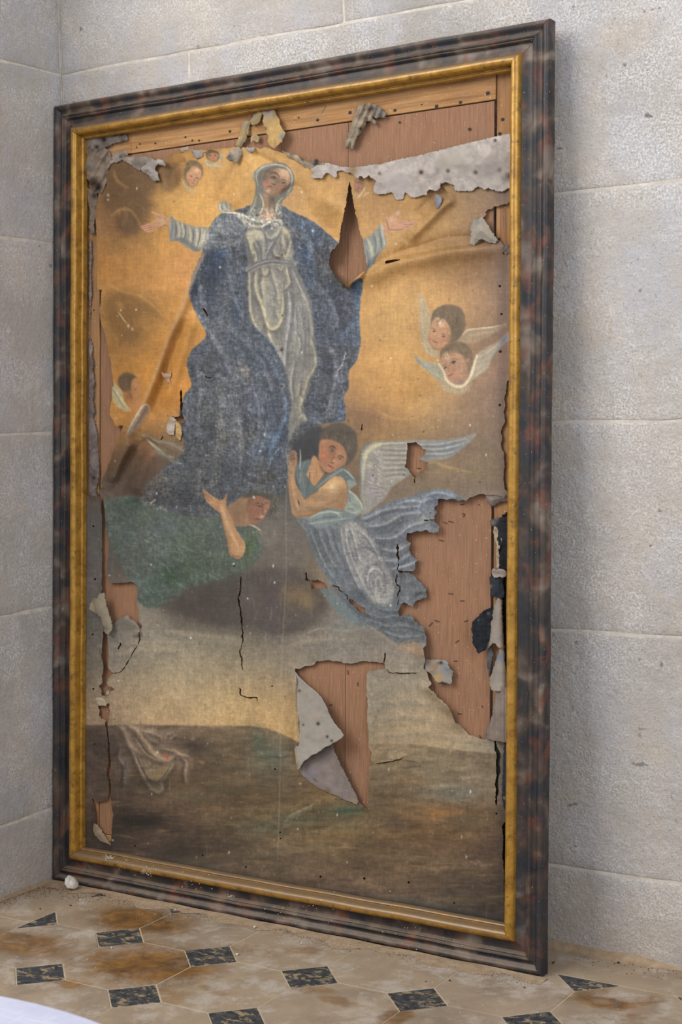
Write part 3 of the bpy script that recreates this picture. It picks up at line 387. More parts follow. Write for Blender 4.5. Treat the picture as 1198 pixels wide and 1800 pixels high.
    p.clip = None
    C = [(610,845),(622,846),(626,852),(615,861),(626,870),(636,884),(638,896),(630,906),(615,906),(604,898),(610,882),(612,862)]
    P(C,'8e968a',1.8)
    for w2, c, a, pts in ((2.6,'b3b5a6',.8,[(612,862),(624,872),(634,886),(636,896)]),(2.4,'a9ada0',.8,[(608,898),(620,902),(632,898)]),(2,'6a7470',.7,[(614,868),(616,882),(626,890)]),(2,'65706e',.7,[(610,894),(622,896)])): L(pts,w2,c,a)
    P([(522,912),(547,908),(578,894),(604,898),(625,907),(612,922),(578,932),(548,940),(531,926)],'7d8784',2.2)
    # robe
    R = [(520,912),(537,912),(560,930),(600,916),(625,912),(650,900),(690,880),(715,875),(735,866),(765,860),(790,863),(815,877),(825,884),(800,886),(780,882),(776,900),(776,915),(782,930),(775,945),(740,945),(738,980),(750,1000),(738,1012),(756,1040),(735,1062),(740,1085),(756,1105),(752,1130),(735,1128),(700,1132),(668,1110),(640,1095),(618,1075),(592,1045),(572,1012),(556,985),(544,952),(536,930)]
    P(R,'757b82',2.2); p.clip = p.mask(R,2.2); robe = p.clip.copy()
    for x, y, rx, ry, c, a in ((555,950,16,30,'5f6a70',.8),(570,980,16,24,'667068',.7),(590,1010,20,20,'68727a',.7),(700,890,40,12,'6d7684',.7),(760,890,30,20,'6b7788',.8),(790,870,20,8,'7f93aa',.7),(745,905,14,24,'9a9d9a',.6),(700,940,30,18,'6b7086',.8),(720,960,20,20,'85868c',.6),(710,985,20,14,'6d788a',.7),(620,1060,30,20,'5d6b74',.8),(690,1090,50,30,'66727a',.8),(640,1045,12,12,'4a586a',.8),(580,915,30,10,'848f8c',.8)): B(x,y,rx,ry,c,a)
    P([(597,928),(612,918),(630,922),(645,938),(658,958),(672,985),(686,1010),(693,1035),(688,1056),(672,1064),(655,1056),(640,1042),(626,1018),(612,985),(602,955)],'a29d94',6,1)
    B(625,945,16,20,'a89f92',.7); B(650,1000,16,26,'a9a39a',.6); B(663,1040,10,16,'b5ae9a',.9); B(640,970,10,20,'98929a',.4)
    def strokes(lst, c, w0, a):
        for q in lst:
            if hexc(c).mean() > .5: p.fold(q, w0*1.1, brighten(c), '50596a', a, 1)
            else: L(q, w0*1.5, c, a*.75, soft=w0*1.1)
    strokes([[(600,935),(604,965),(616,1000),(632,1035)],[(607,928),(612,960),(624,995),(640,1030)],[(618,930),(626,960),(632,985)],[(632,932),(650,950),(668,985)],[(655,1050),(646,1030),(648,1010),(658,1000),(672,1010),(680,1040)],[(662,1040),(660,1020),(668,1020),(672,1040)]],'bdb7aa',2.2,.6)
    strokes([[(596,945),(602,975),(616,1012)],[(612,935),(618,965),(628,995)],[(640,1002),(652,992),(668,995),(682,1020)],[(626,965),(645,960),(665,975)],[(650,1045),(640,1018),(646,998)],[(655,1040),(655,1015),(664,1008)],[(668,1050),(676,1030),(672,1010)]],'7f8088',1.8,.65)
    strokes([[(545,930),(556,960),(572,995),(592,1025)],[(560,932),(570,960),(584,990)],[(575,930),(582,955),(594,985)],[(588,928),(592,950),(600,975)]],'8f9690',2.2,.6)
    strokes([[(552,935),(562,965),(580,1000)],[(568,932),(576,958),(590,990)],[(582,930),(588,955),(598,980)]],'55626a',2,.6)
    strokes([[(640,912),(670,898),(700,892),(735,890)],[(648,925),(675,922),(705,905),(740,900)],[(660,945),(690,945),(720,925),(745,918)],[(672,965),(695,968),(720,955)],[(680,985),(700,985),(720,975)],[(690,1000),(710,995),(728,990)]],'a9aaa8',3.2,.7)
    strokes([[(636,918),(660,910),(690,898),(720,896)],[(655,935),(680,936),(705,918),(738,908)],[(665,955),(690,960),(718,944)],[(676,976),(698,978),(722,966)],[(684,994),(704,992),(724,984)]],'565f78',2.6,.7)
    strokes([[(640,1075),(670,1085),(700,1082),(735,1090)],[(650,1090),(680,1100),(715,1100),(748,1110)],[(665,1070),(690,1072),(720,1070)],[(670,1108),(700,1118),(735,1118)]],'8b9496',2.2,.6)
    strokes([[(640,1082),(670,1092),(705,1091),(740,1100)],[(655,1066),(680,1078),(715,1078)],[(660,1100),(690,1110),(725,1110)]],'4f5c68',2,.6)
    strokes([[(745,885),(752,870),(775,866),(800,874)],[(735,905),(738,885),(755,876)],[(700,885),(720,880),(740,882)]],'9db0bd',3,.6)
    strokes([[(752,895),(760,880),(780,878)],[(715,890),(735,895),(750,905)]],'4d6484',3,.6)
    for k in range(110): x = rnd.uniform(540,780); y = rnd.uniform(880,1120); an = rnd.gauss(.6,.6); l = rnd.uniform(6,18); L([(x,y),(x+l*math.cos(an),y+l*math.sin(an))],rnd.uniform(1,2),rnd.choice(['a8a8a4','5c6674','8f959a']),rnd.uniform(.15,.35))
    p.clip = None
    for w2, c, a, pts in ((4,'a9ad9c',.8,[(545,910),(562,902),(580,900),(600,902)]),(2.4,'59666a',.7,[(548,916),(568,910),(592,908)]),(3,'98a098',.8,[(540,922),(560,918),(590,914),(615,910)]),(2.4,'b7b9a8',.8,[(575,898),(590,901),(598,908)])): L(pts,w2,c,a)
    P([(560,1030),(575,1030),(600,1055),(625,1078),(650,1098),(668,1112),(650,1106),(620,1095),(590,1075),(572,1052)],'6f7d7e',2.5,.9); L([(640,1095),(665,1112),(690,1130),(715,1148)],5,'a7977c',.6,soft=3)
    P([(700,1134),(716,1126),(732,1130),(742,1142),(738,1156),(724,1150),(708,1142)],'a2866a',2.4); B(722,1140,9,6,'b59a78',.7)
    # ---- the land, the empty cloth
    for x, y, rx, ry, c, a in ((455,1310,14,24,'46594f',.7),(480,1330,24,24,'4f6058',.7),(430,1345,40,10,'555a48',.5),(610,1425,26,8,'3d5e50',.8),(520,1440,40,9,'5b6c5c',.6),(470,1455,40,12,'647062',.5),(790,1430,40,9,'84663a',.7),(840,1440,30,9,'7a5f3a',.6),(800,1395,45,16,'5c6c6c',.6),(735,1385,25,14,'6b6c5c',.5),(720,1370,30,8,'786a4a',.5),(690,1445,30,7,'55524a',.6),(255,1440,40,14,'322f2b',.8),(220,1430,24,12,'383430',.7),(370,1490,50,16,'3f3b33',.7),(330,1460,40,14,'494338',.5),(600,1470,60,12,'6d6240',.5),(560,1400,50,16,'6f6442',.5),(430,1395,50,16,'675c40',.5),(750,1590,40,10,'4a4f4c',.5),(870,1600,30,16,'45423e',.6),(400,1540,60,12,'57524a',.4),(850,1540,14,20,'6a6252',.4),(600,1560,60,10,'6f685a',.4)): B(x,y,rx,ry,c,a)
    for k in range(700):
        x = rnd.uniform(165,880); y = rnd.uniform(1325,1630); l = rnd.uniform(10,50)
        L([(x,y),(x+l*.5,y+rnd.uniform(-3,3)),(x+l,y+rnd.uniform(-4,4))],rnd.uniform(1.2,4),rnd.choice(['857a60','453c30','70643f','5b6050','8a7a52','3a342a','7a6a45']),rnd.uniform(.12,.36),soft=1.6)
    for k in range(14): L([(500+k*3.4,1446-k*1.5),(503+k*3.4,1438-k*1.6),(509+k*3.4,1432-k*1.6)],1.6,'93a08c',.55)
    P([(205,1284),(230,1276),(280,1282),(300,1300),(330,1322),(326,1350),(310,1345),(290,1360),(280,1385),(262,1375),(245,1345),(232,1318),(212,1312)],'67635a',7,.85); P([(212,1280),(222,1278),(236,1300),(256,1318),(262,1330),(240,1325),(228,1312)],'7a776b',5,.7); P([(258,1340),(285,1338),(300,1336),(302,1350),(286,1376),(270,1372)],'77735f',6,.7)
    B(345,1312,30,15,'47433b',.85,.3); B(250,1320,14,8,'5d6253',.6); B(355,1355,40,10,'4f493f',.5)
    for w2, c, a, pts in ((4.5,'8b8878',.8,[(210,1277),(219,1284),(225,1301),(234,1314),(250,1325)]),(5,'948f7e',.85,[(229,1277),(240,1282),(250,1295),(260,1307),(267,1320),(279,1330),(294,1334),(305,1329)]),(3.4,'8a8778',.8,[(233,1320),(244,1347),(254,1368),(267,1386),(279,1392),(286,1384),(284,1374),(294,1359),(304,1344)]),(3,'6d6e6a',.8,[(212,1317),(210,1332),(219,1347),(218,1374)]),(3.2,'8b887b',.8,[(321,1332),(328,1341),(326,1359),(327,1374)]),(3.4,'8f8b7b',.8,[(286,1315),(304,1319),(318,1326),(330,1328)]),(5,'87835f',.75,[(258,1362),(274,1369),(288,1360),(298,1350)]),(4,'85806a',.7,[(240,1300),(252,1318),(266,1330),(285,1338)]),(3,'8a8672',.7,[(247,1283),(262,1286),(280,1293),(284,1300)]),(3,'7d7a6c',.7,[(290,1300),(294,1290),(304,1288),(310,1294)]),(2.6,'7d7a6c',.7,[(300,1298),(308,1292)]),(3,'757265',.7,[(255,1290),(265,1300),(278,1306)]),(3,'7d7a6a',.6,[(272,1345),(268,1352),(262,1350)]),(2.4,'45423c',.7,[(236,1290),(248,1308),(258,1322),(276,1334)]),(2.4,'45423c',.6,[(240,1330),(252,1355),(266,1378)]),(2.4,'4a4740',.6,[(276,1375),(288,1364),(300,1346)]),(2.4,'6e7274',.6,[(224,1340),(222,1360),(218,1385)])): (p.fold(pts,w2*1.25,brighten(c) if hexc(c).mean() > .52 else c,'3a3833',a*1.05,1) if hexc(c).mean() > .35 else L(pts,w2*1.3,c,a,soft=1.5))
    B(293,1331,2.6,4,'9c4440',.95); B(284,1357,2,2.4,'8f6a58',.7); B(355,1340,4,4,'8a8168',.7); B(338,1300,4,4,'7c7864',.7); B(290,1326,4,2.4,'87503f',.6)
    for k in range(8): L([(808+k*4,1524+rnd.uniform(-6,6)),(814+k*4,1515+rnd.uniform(-6,6)),(822+k*4,1526)],1.4,'877d6a',.5)
    gold = np.clip((p.img[..., 0]-p.img[..., 2]-.18)*6, 0, 1)*(np.arange(PH)[:, None]+PY0 < 860)
    # ---- aged varnish: colours sink towards grey, the blue most of all; the mantle is rubbed to the thread
    def noise(c, q, cy=None): return value_noise(PW, PH, c, q, cy)
    p.img *= (1+.10*gold)[..., None]
    lowm = np.clip((np.arange(PH)[:, None]+PY0-1090)/120., 0, 1)[..., None]
    p.img *= 1 + lowm*np.array([.02, -.025, -.09], np.float32)
    l = p.img.mean(-1, keepdims=True); p.img *= (1-.03*gold)[..., None]; low = np.clip((np.arange(PH)[:, None]+PY0-1060)/60., 0, 1)*np.ones((1, PW)); sat = (.78 + .03*gold + (.08*hill-.12*(1-hill))*low - .30*mantle - .2*green - .3*robe)[..., None]
    p.img[:] = l + (p.img-l)*sat
    p.img *= (1+.10*mantle+.06*green-.07*robe)[..., None]
    yy = (np.arange(PH)[:, None]+PY0-600)/250.
    p.img += (np.array([.385, .372, .352], np.float32)-p.img)*(mantle*np.clip(yy+noise(30,61)*1.4, 0, 1)*(.30+.5*noise(14,62)).clip(0, 1))[..., None]
    rub = noise(1.7,63,5)*.8 + noise(5,64,1.7)*.7 + noise(2.2,65)*.7 + noise(9,66)*.5
    p.img *= (1 + rub*(.32*mantle + .08*dress + .14*green + .12*robe + .075 + .05*low))[..., None]
    p.img += (np.array([.62, .61, .60], np.float32)-p.img)*(np.clip(rub-.55, 0, 1)*(.9*mantle+.5*green+.25))[..., None]
    land = hill[..., None]; tex = noise(30,71,8)+noise(11,72,4)*.8+noise(90,73,30)
    p.img *= (1 + land*(.17*tex)[..., None])*(1 + land*np.array([.15, .08, .09], np.float32))
    for q in range(14): B(rnd.uniform(180,880), rnd.uniform(1340,1600), rnd.uniform(25,70), rnd.uniform(5,14), rnd.choice(['3b352b','6a6048','70624a','454033','5c5e52']), rnd.uniform(.25,.5), rnd.uniform(-.1,.2))
    for x in range(180,900,22): B(x, 1512+(x-165)*.158, 24, 11, '2c2925', .55)
    B(190,1470,22,40,'33302c',.6); B(250,1445,46,16,'2a2723',.6); B(300,1500,50,18,'37332d',.5)
    # ---- wear: worn fold, seam, flaked paint, dust
    L([(358,446),(338,490),(318,545),(296,600),(272,660),(250,710)],8,'b0906f',.55,soft=5,taper=.4); L([(300,625),(296,655),(299,690)],3.4,'b5966c',.6)
    P([(285,657),(300,655),(300,664),(297,672),(292,666)],'a98a70',1.2,.8)
    L([(502,790),(506,830),(502,900),(503,1000),(498,1100),(494,1200),(493,1300),(491,1400),(488,1510)],2,'a9a49a',.3,taper=0,soft=1.4); L([(528,790),(528,808),(527,826)],1.7,'dcdad6',.85); L([(527.5,830),(527,850)],1.2,'cfcdc8',.6)
    for a in ([(606,620),(604,628)],[(604,630),(600,640),(598,645)],[(597,647),(594,653)],[(592,655),(589,661)],[(600,641),(603,643)]): L(a,1.6,'cfc8bd',.85,wob=2)
    B(583,617,6,3.6,'a8a29c',.7,-.4)
    for q in ((212,545,1.5),(225,572,2.6),(232,578,2),(213,590,1.2),(191,342,2),(190,350,1.6)): B(q[0],q[1],q[2],q[2]*1.3,'cbbfaa',.8)
    L([(208,548),(216,560),(222,568)],1.6,'cfc5b2',.8)
    for k in range(700):
        x = rnd.uniform(160,890); y = rnd.uniform(270,1620); r = rnd.uniform(.4,1.1)
        B(x,y,r,r*rnd.uniform(.7,1.6),'d5cfc4',rnd.uniform(.25,.8))
    for k in range(45): B(rnd.uniform(165,885),rnd.uniform(300,1600),rnd.uniform(.9,1.6),rnd.uniform(1,2.6),'ebe8e2',.95)
    for k in range(40): x = rnd.uniform(170,880); y = rnd.uniform(1250,1600); L([(x,y),(x+rnd.uniform(-.6,.6),y+rnd.uniform(8,40))],1.1,'a39c8c',rnd.uniform(.15,.35))
    for k in range(120): B(rnd.uniform(170,885),rnd.uniform(300,1600),rnd.uniform(.6,1.3),rnd.uniform(.6,1.3),'2b241f',.6)
    B(495,448,1.6,1.4,'26201c',.9); B(488,453,4,2,'5a3a28',.9); B(496,554,1.4,1.4,'151210',1); B(494,615,2,2.6,'33201a',1); B(494,679,1.4,1.4,'151210',1)
    for x, y, l in ((742,760,8),(842,848,7),(654,836,6),(656,818,5),(635,756,6),(820,770,2),(590,1205,4)): L([(x,y),(x+l*.4,y-l*.3)],1.5,'2e2620',.9)
    # grime along the borders, right margin and at the bottom
    for y in range(300,1600,40): B(884,y,10,30,'6f5f58' if y < 900 else '4a4642',.35); 
    for x in range(200,880,30): B(x,1505+(x-165)*.165,30,9,'35322d',.35)
    # weave of the linen
    th = value_noise(PW,PH,1.25,21,16)*.6 + value_noise(PW,PH,16,22,1.25)*.6 + value_noise(PW,PH,1.1,23)*.7 + value_noise(PW,PH,3,27,40)*.35
    mot = value_noise(PW,PH,26,24)*.8 + value_noise(PW,PH,9,25)*.7 + value_noise(PW,PH,60,26)
    p.img *= (1 + (.09+.06*mantle)*th + .07*mot)[..., None]
    return np.clip(p.img, .01, 1)**1.17
# ------------------------------------------------------------------ kit: materials, objects, labels
def lin(c):
    c = np.asarray(c, float)
    return np.where(c <= .04045, c/12.92, ((c+.055)/1.055)**2.4)
def hexl(h): return tuple(lin(hexc(h))) + (1,)

class Mat:
    def __init__(s, name, rough=.8, spec=.3):
        s.m = bpy.data.materials.new(name); s.m.use_nodes = True; s.t = s.m.node_tree; s.n = s.t.nodes
        s.b = s.n['Principled BSDF']; s.b.inputs['Roughness'].default_value = rough; s.b.inputs['Specular IOR Level'].default_value = spec
        s.co = s.n.new('ShaderNodeTexCoord').outputs['Object']
    def link(s, a, b): s.t.links.new(a, b); return b
    def put(s, v, sock):
        if hasattr(v, 'links'): s.t.links.new(v, sock)
        else: sock.default_value = v
    def scaled(s, v, sc):
        n = s.n.new('ShaderNodeVectorMath'); n.operation = 'MULTIPLY'; s.put(v, n.inputs[0]); n.inputs[1].default_value = sc; return n.outputs[0]
    def noise(s, scale, detail=4, rough=.6, vec=None, dist=0.):
        n = s.n.new('ShaderNodeTexNoise'); n.inputs['Scale'].default_value = scale; n.inputs['Detail'].default_value = detail; n.inputs['Roughness'].default_value = rough; n.inputs['Distortion'].default_value = dist
        s.put(vec if vec is not None else s.co, n.inputs['Vector']); return n.outputs['Fac']
    def ramp(s, f, stops, interp='LINEAR'):
        n = s.n.new('ShaderNodeValToRGB'); n.color_ramp.interpolation = interp; e = n.color_ramp.elements
        for i, (p, c) in enumerate(stops):
            if i > 1: e.new(p)
            e[i].position = p; e[i].color = hexl(c) if isinstance(c, str) else (c, c, c, 1)
        s.put(f, n.inputs[0]); return n.outputs[0]
    def mix(s, f, a, b, mode='MIX'):
        n = s.n.new('ShaderNodeMix'); n.data_type = 'RGBA'; n.blend_type = mode; s.put(f, n.inputs[0])
        for v, k in ((a, 6), (b, 7)): s.put(hexl(v) if isinstance(v, str) else v, n.inputs[k])
        return n.outputs[2]
    def math(s, op, a, b=0., c=0.):
        n = s.n.new('ShaderNodeMath'); n.operation = op
        for i, v in enumerate((a, b, c)): s.put(v, n.inputs[i])
        return n.outputs[0]
    def rnd(s): return s.n.new('ShaderNodeObjectInfo').outputs['Random']
    def attr(s, name):
        n = s.n.new('ShaderNodeAttribute'); n.attribute_name = name; return n.outputs['Color']
    def normal(s, axis):
        g = s.n.new('ShaderNodeNewGeometry'); x = s.n.new('ShaderNodeSeparateXYZ'); s.link(g.outputs['Normal'], x.inputs[0]); return x.outputs[axis]
    def pos(s): return s.n.new('ShaderNodeNewGeometry').outputs['Position']
    def color(s, c): s.put(hexl(c) if isinstance(c, str) else c, s.b.inputs['Base Color']); return s
    def bump(s, h, strength, dist):
        n = s.n.new('ShaderNodeBump'); n.inputs['Strength'].default_value = strength; n.inputs['Distance'].default_value = dist; s.put(h, n.inputs['Height']); s.link(n.outputs[0], s.b.inputs['Normal'])

COL = scene.collection
def mesh(name, verts, faces, smooth=False):
    m = bpy.data.meshes.new(name); m.from_pydata([tuple(map(float, v)) for v in verts], [], [tuple(map(int, f)) for f in faces])
    if smooth: m.polygons.foreach_set('use_smooth', [True]*len(m.polygons))
    m.update(); return m
def obj(name, me, mat=None, parent=None, loc=None, rot=None):
    o = bpy.data.objects.new(name, me); COL.objects.link(o)
    if mat is not None and me is not None and not me.materials: me.materials.append(mat.m)
    if parent is not None: o.parent = parent
    if loc is not None: o.location = loc
    if rot is not None: o.rotation_euler = rot
    return o
def tag(o, label, cat, group=None):
    o['label'] = label; o['category'] = cat
    if group: o['group'] = group
    return o
def structure(o): o['kind'] = 'structure'; return o
def box_mesh(name, x0, x1, y0, y1, z0, z1, bev=0.):
    bm = bmesh.new(); bmesh.ops.create_cube(bm, size=1)
    for v in bm.verts: v.co = (x0+(v.co.x+.5)*(x1-x0), y0+(v.co.y+.5)*(y1-y0), z0+(v.co.z+.5)*(z1-z0))
    if bev: bmesh.ops.bevel(bm, geom=bm.edges[:], offset=bev, segments=1, affect='EDGES')
    m = bpy.data.meshes.new(name); bm.to_mesh(m); bm.free(); return m
def prism_mesh(name, pts, z0, z1, bev=0.):
    """tile or slab: outline pts (counter-clockwise), chamfered upper rim"""
    n = len(pts); c = np.mean(pts, 0); P = np.asarray(pts, float)
    def inset(k):
        out = []
        for i in range(n):
            a, b, d = P[i-1], P[i], P[(i+1) % n]; e1 = (b-a)/np.linalg.norm(b-a); e2 = (d-b)/np.linalg.norm(d-b)
            n1 = V3((-e1[1], e1[0])); n2 = V3((-e2[1], e2[0])); out.append(b + (n1+n2)/(1+n1@n2)*k)
        return out
    v = [(x, y, z0) for x, y in P] + [(x, y, z1-bev) for x, y in P] + [(x, y, z1) for x, y in inset(bev)]
    f = [(i, (i+1) % n, n+(i+1) % n, n+i) for i in range(n)] + [(n+i, n+(i+1) % n, 2*n+(i+1) % n, 2*n+i) for i in range(n)] + [tuple(range(2*n, 3*n))]
    return mesh(name, v, f)
# ------------------------------------------------------------------ room: two ashlar walls and a tiled floor
XL, YB = -.1725, .386
def stone_mat(name):
    m = Mat(name, .92, .15); v = m.pos()
    big = m.noise(2.2, 5, .62, v); mid = m.noise(9, 6, .65, v, .6); fine = m.noise(75, 5, .7, v); grit = m.noise(240, 3, .7, v)
    c = m.ramp(big, [(.30, 'a39e99'), (.5, 'b3ada7'), (.7, 'bfb7ac')])
    c = m.mix(m.ramp(mid, [(.50, 0.), (.70, .6)]), c, 'c2b3a2')
    c = m.mix(m.ramp(m.noise(5, 4, .6, m.scaled(v, (1.7, 1.7, 1))), [(.48, 0.), (.64, .6)]), c, 'b3b3bb')
    sp = m.noise(210, 4, .75, v); cover = m.ramp(m.noise(4.5, 6, .72, m.scaled(v, (1, 1, 1.2))), [(.43, .08), (.60, .9)])
    salt = m.math('MULTIPLY', m.ramp(sp, [(.47, 0.), (.57, 1.)]), cover)
    c = m.mix(salt, c, 'dbd8d7')
    c = m.mix(m.math('MULTIPLY', m.ramp(fine, [(.54, 0.), (.64, .8)]), m.ramp(m.noise(7, 5, .7, v), [(.5, 0.), (.64, .9)])), c, 'dad7d6')
    c = m.mix(m.ramp(grit, [(.32, .6), (.44, 0.)]), c, '857d76')
    c = m.mix(m.ramp(m.noise(30, 2, .5, v), [(.22, .8), (.265, 0.)]), c, '6a6058')
    c = m.mix(m.math('MULTIPLY', m.rnd(), .25), c, 'a8a39e')
    # splashed mud and dust near the floor
    z = m.n.new('ShaderNodeSeparateXYZ'); m.link(v, z.inputs[0])
    low = m.math('MULTIPLY', m.ramp(m.math('ADD', z.outputs[2], m.math('MULTIPLY', mid, .25)), [(.10, .65), (.30, 0.)]), .8)
    c = m.mix(low, c, 'a08e7a')
    m.color(c)
    h = m.math('ADD', m.math('MULTIPLY', m.noise(34, 5, .68, v), .8), m.math('MULTIPLY', fine, .55))
    h = m.math('ADD', h, m.math('MULTIPLY', sp, .35))
    m.bump(m.math('ADD', h, m.math('MULTIPLY', m.noise(8, 3, .5, v), .8)), .9, .006)
    return m
STONE = stone_mat('limewashed_stone')
MORTAR = Mat('mortar', .95, .1); MORTAR.color(MORTAR.ramp(MORTAR.noise(40, 4, .6, MORTAR.pos()), [(.3, 'b5ada2'), (.7, 'd2ccc2')]))

rs = random.Random(11)
def rough_block(name, L, H, depth, parent, loc, rot, cut=None):
    """one ashlar: gridded face, rounded arrises, hand-dressed unevenness; local x along wall, -y out of it"""
    nx, nz = max(6, int(L/.05)), max(6, int(H/.05))
    xs = np.concatenate([[0, .0025, .006], np.linspace(.02, L-.02, nx), [L-.006, L-.0025, L]]); zs = np.concatenate([[0, .0025, .006], np.linspace(.02, H-.02, nz), [H-.006, H-.0025, H]])
    v = []; f = []; nX = len(xs)
    ph = [rs.uniform(0, 6) for _ in range(4)]
    for z in zs:
        for x in xs:
            e = min(x, L-x, z, H-z); r = 0.0026*max(0, 1-e/.006)**2
            y = r + .0009*math.sin(x*17+ph[0])*math.sin(z*13+ph[1]) + .0006*math.sin(x*41+ph[2])*math.cos(z*37+ph[3])
            v.append((x + .0012*math.sin(z*30+ph[0])*(x < .01 or x > L-.01), y, z + .0012*math.sin(x*25+ph[1])*(z < .01 or z > H-.01)))
    for j in range(len(zs)-1):
        for i in range(nX-1): a = j*nX+i; f.append((a, a+1, a+nX+1, a+nX))
    # sides back into the mortar
    rim = [i for i in range(nX)] + [j*nX+nX-1 for j in range(1, len(zs))] + [(len(zs)-1)*nX+i for i in range(nX-2, -1, -1)] + [j*nX for j in range(len(zs)-2, 0, -1)]
    b0 = len(v); v += [(v[i][0], depth, v[i][2]) for i in rim]; n = len(rim)
    f += [(rim[(k+1) % n], rim[k], b0+k, b0+(k+1) % n) for k in range(n)]
    return obj(name, mesh(name, v, f, True), STONE, parent, loc, rot)

ZL = [-.02, .1765, .6765, 1.107, 1.5725, 1.989, 2.45, 2.9]
J = .003
def build_wall(name, length, rot, origin, cuts):
    wall = structure(obj(name, box_mesh(name, 0, length+(.1 if rot[2] else 0), .0016, .10, -.03, 2.95), MORTAR, None, origin, rot))
    for r in range(len(ZL)-1):
        xs = [0]+cuts[r]+[length]
        for i in range(len(xs)-1):
            rough_block('stone_block', xs[i+1]-xs[i]-J, ZL[r+1]-ZL[r]-J, .012, wall, (xs[i]+J/2, 0, ZL[r]+J/2), (0, 0, 0))
    return wall
# cuts measured along the wall from the corner
build_wall('wall_back', 3.4, (0, 0, 0), (XL, YB, 0), [[.9, 2.2], [.5, 1.75, 2.6], [.95, 2.15], [.42, 1.72, 2.7], [.395, 1.85, 2.6], [.822, 1.66, 2.5], [.5, 1.5, 2.5]])
build_wall('wall_left', .50, (0, 0, math.pi/2), (XL, YB-.50, 0), [[]]*7)

# floor: octagons and black squares on a bed, plain border slabs along the walls
A = .25; Q = .0686; GR = .0016
BED = Mat('tile_bed', .95, .1); BED.color(BED.ramp(BED.noise(60, 4, .6, BED.pos()), [(.3, 'a3937a'), (.7, 'bfae92')]))
floor = structure(obj('floor', box_mesh('floor', XL-.1, 3.2, -3.4, YB+.1, -.06, -.0012), BED))
STAINS = [(.41, -.10, .17, .12, 1.), (.47, -.05, .09, .06, .8), (.215, .11, .15, .09, 1.), (.07, -.13, .17, .07, .85), (.30, -.04, .06, .05, .7), (.52, -.22, .09, .03, .6), (.33, -.258, .06, .02, .8), (1.335, .16, .085, .035, .95), (1.28, .19, .03, .06, .7), (1.40, .17, .03, .07, .8), (1.005, -.10, .025, .06, .8), (.79, -.055, .05, .018, .6), (.56, .075, .07, .03, .5), (.66, .12, .04, .025, .5), (.87, -.08, .05, .02, .6), (.62, -.15, .05, .02, .5), (.75, -.02, .03, .02, .4)]
def stain_mask(m, v):
    nv = m.n.new('ShaderNodeTexNoise'); nv.inputs['Scale'].default_value = 14; nv.inputs['Detail'].default_value = 5; nv.inputs['Roughness'].default_value = .65; m.link(v, nv.inputs['Vector'])
    o = m.n.new('ShaderNodeVectorMath'); o.operation = 'MULTIPLY_ADD'; m.link(nv.outputs['Color'], o.inputs[0]); o.inputs[1].default_value = (.08, .08, 0); m.link(v, o.inputs[2])
    acc = 0.
    for x, y, rx, ry, k in STAINS:
        s = m.n.new('ShaderNodeVectorMath'); s.operation = 'SUBTRACT'; m.link(o.outputs[0], s.inputs[0]); s.inputs[1].default_value = (x+.04, y+.04, 0)
        sc = m.scaled(s.outputs[0], (1/rx, 1/ry, 0)); l = m.n.new('ShaderNodeVectorMath'); l.operation = 'LENGTH'; m.link(sc, l.inputs[0])
        r = m.n.new('ShaderNodeMapRange'); r.inputs[1].default_value = 1.25; r.inputs[2].default_value = .6; r.inputs[3].default_value = 0; r.inputs[4].default_value = k; m.link(l.outputs['Value'], r.inputs[0])
        acc = m.math('MAXIMUM', acc, r.outputs[0])
    return acc
TILE = Mat('cream_tile', .72, .35); v = TILE.pos()
c = TILE.ramp(TILE.noise(7, 5, .65, v, .5), [(.3, '786a5b'), (.5, '8d7d6b'), (.7, '9e8d79')])
c = TILE.mix(TILE.ramp(TILE.noise(22, 5, .7, v), [(.5, 0.), (.7, .5)]), c, '9c8c78')
c = TILE.mix(TILE.math('MULTIPLY', TILE.rnd(), .35), c, 'a48f73')
sm = stain_mask(TILE, v)
c = TILE.mix(sm, c, TILE.ramp(TILE.noise(16, 5, .7, v, .4), [(.3, '4b3823'), (.5, '6f4d26'), (.66, '8a6534')]))
pale = TILE.math('MULTIPLY', TILE.ramp(TILE.noise(9, 7, .75, v, .25), [(.50, 0.), (.62, .8)]), 1.)
c = TILE.mix(TILE.math('MULTIPLY', pale, TILE.math('SUBTRACT', 1., TILE.math('MULTIPLY', sm, .75))), c, 'ada398')
c = TILE.mix(TILE.ramp(TILE.noise(150, 3, .7, v), [(.27, .6), (.36, 0.)]), c, '6b5844'); TILE.color(c)
TILE.bump(TILE.noise(40, 6, .7, v), .35, .002)
DARK = Mat('black_tile', .6, .4); v = DARK.pos()
DARK.color(DARK.mix(DARK.ramp(DARK.noise(30, 6, .72, DARK.scaled(v, (1, 1.6, 1)), .8), [(.53, 0.), (.60, .85)]), DARK.ramp(DARK.noise(60, 4, .6, v), [(.35, '22252a'), (.7, '494b4e')]), '9a8768')); DARK.bump(DARK.noise(55, 6, .7, v), .5, .002)

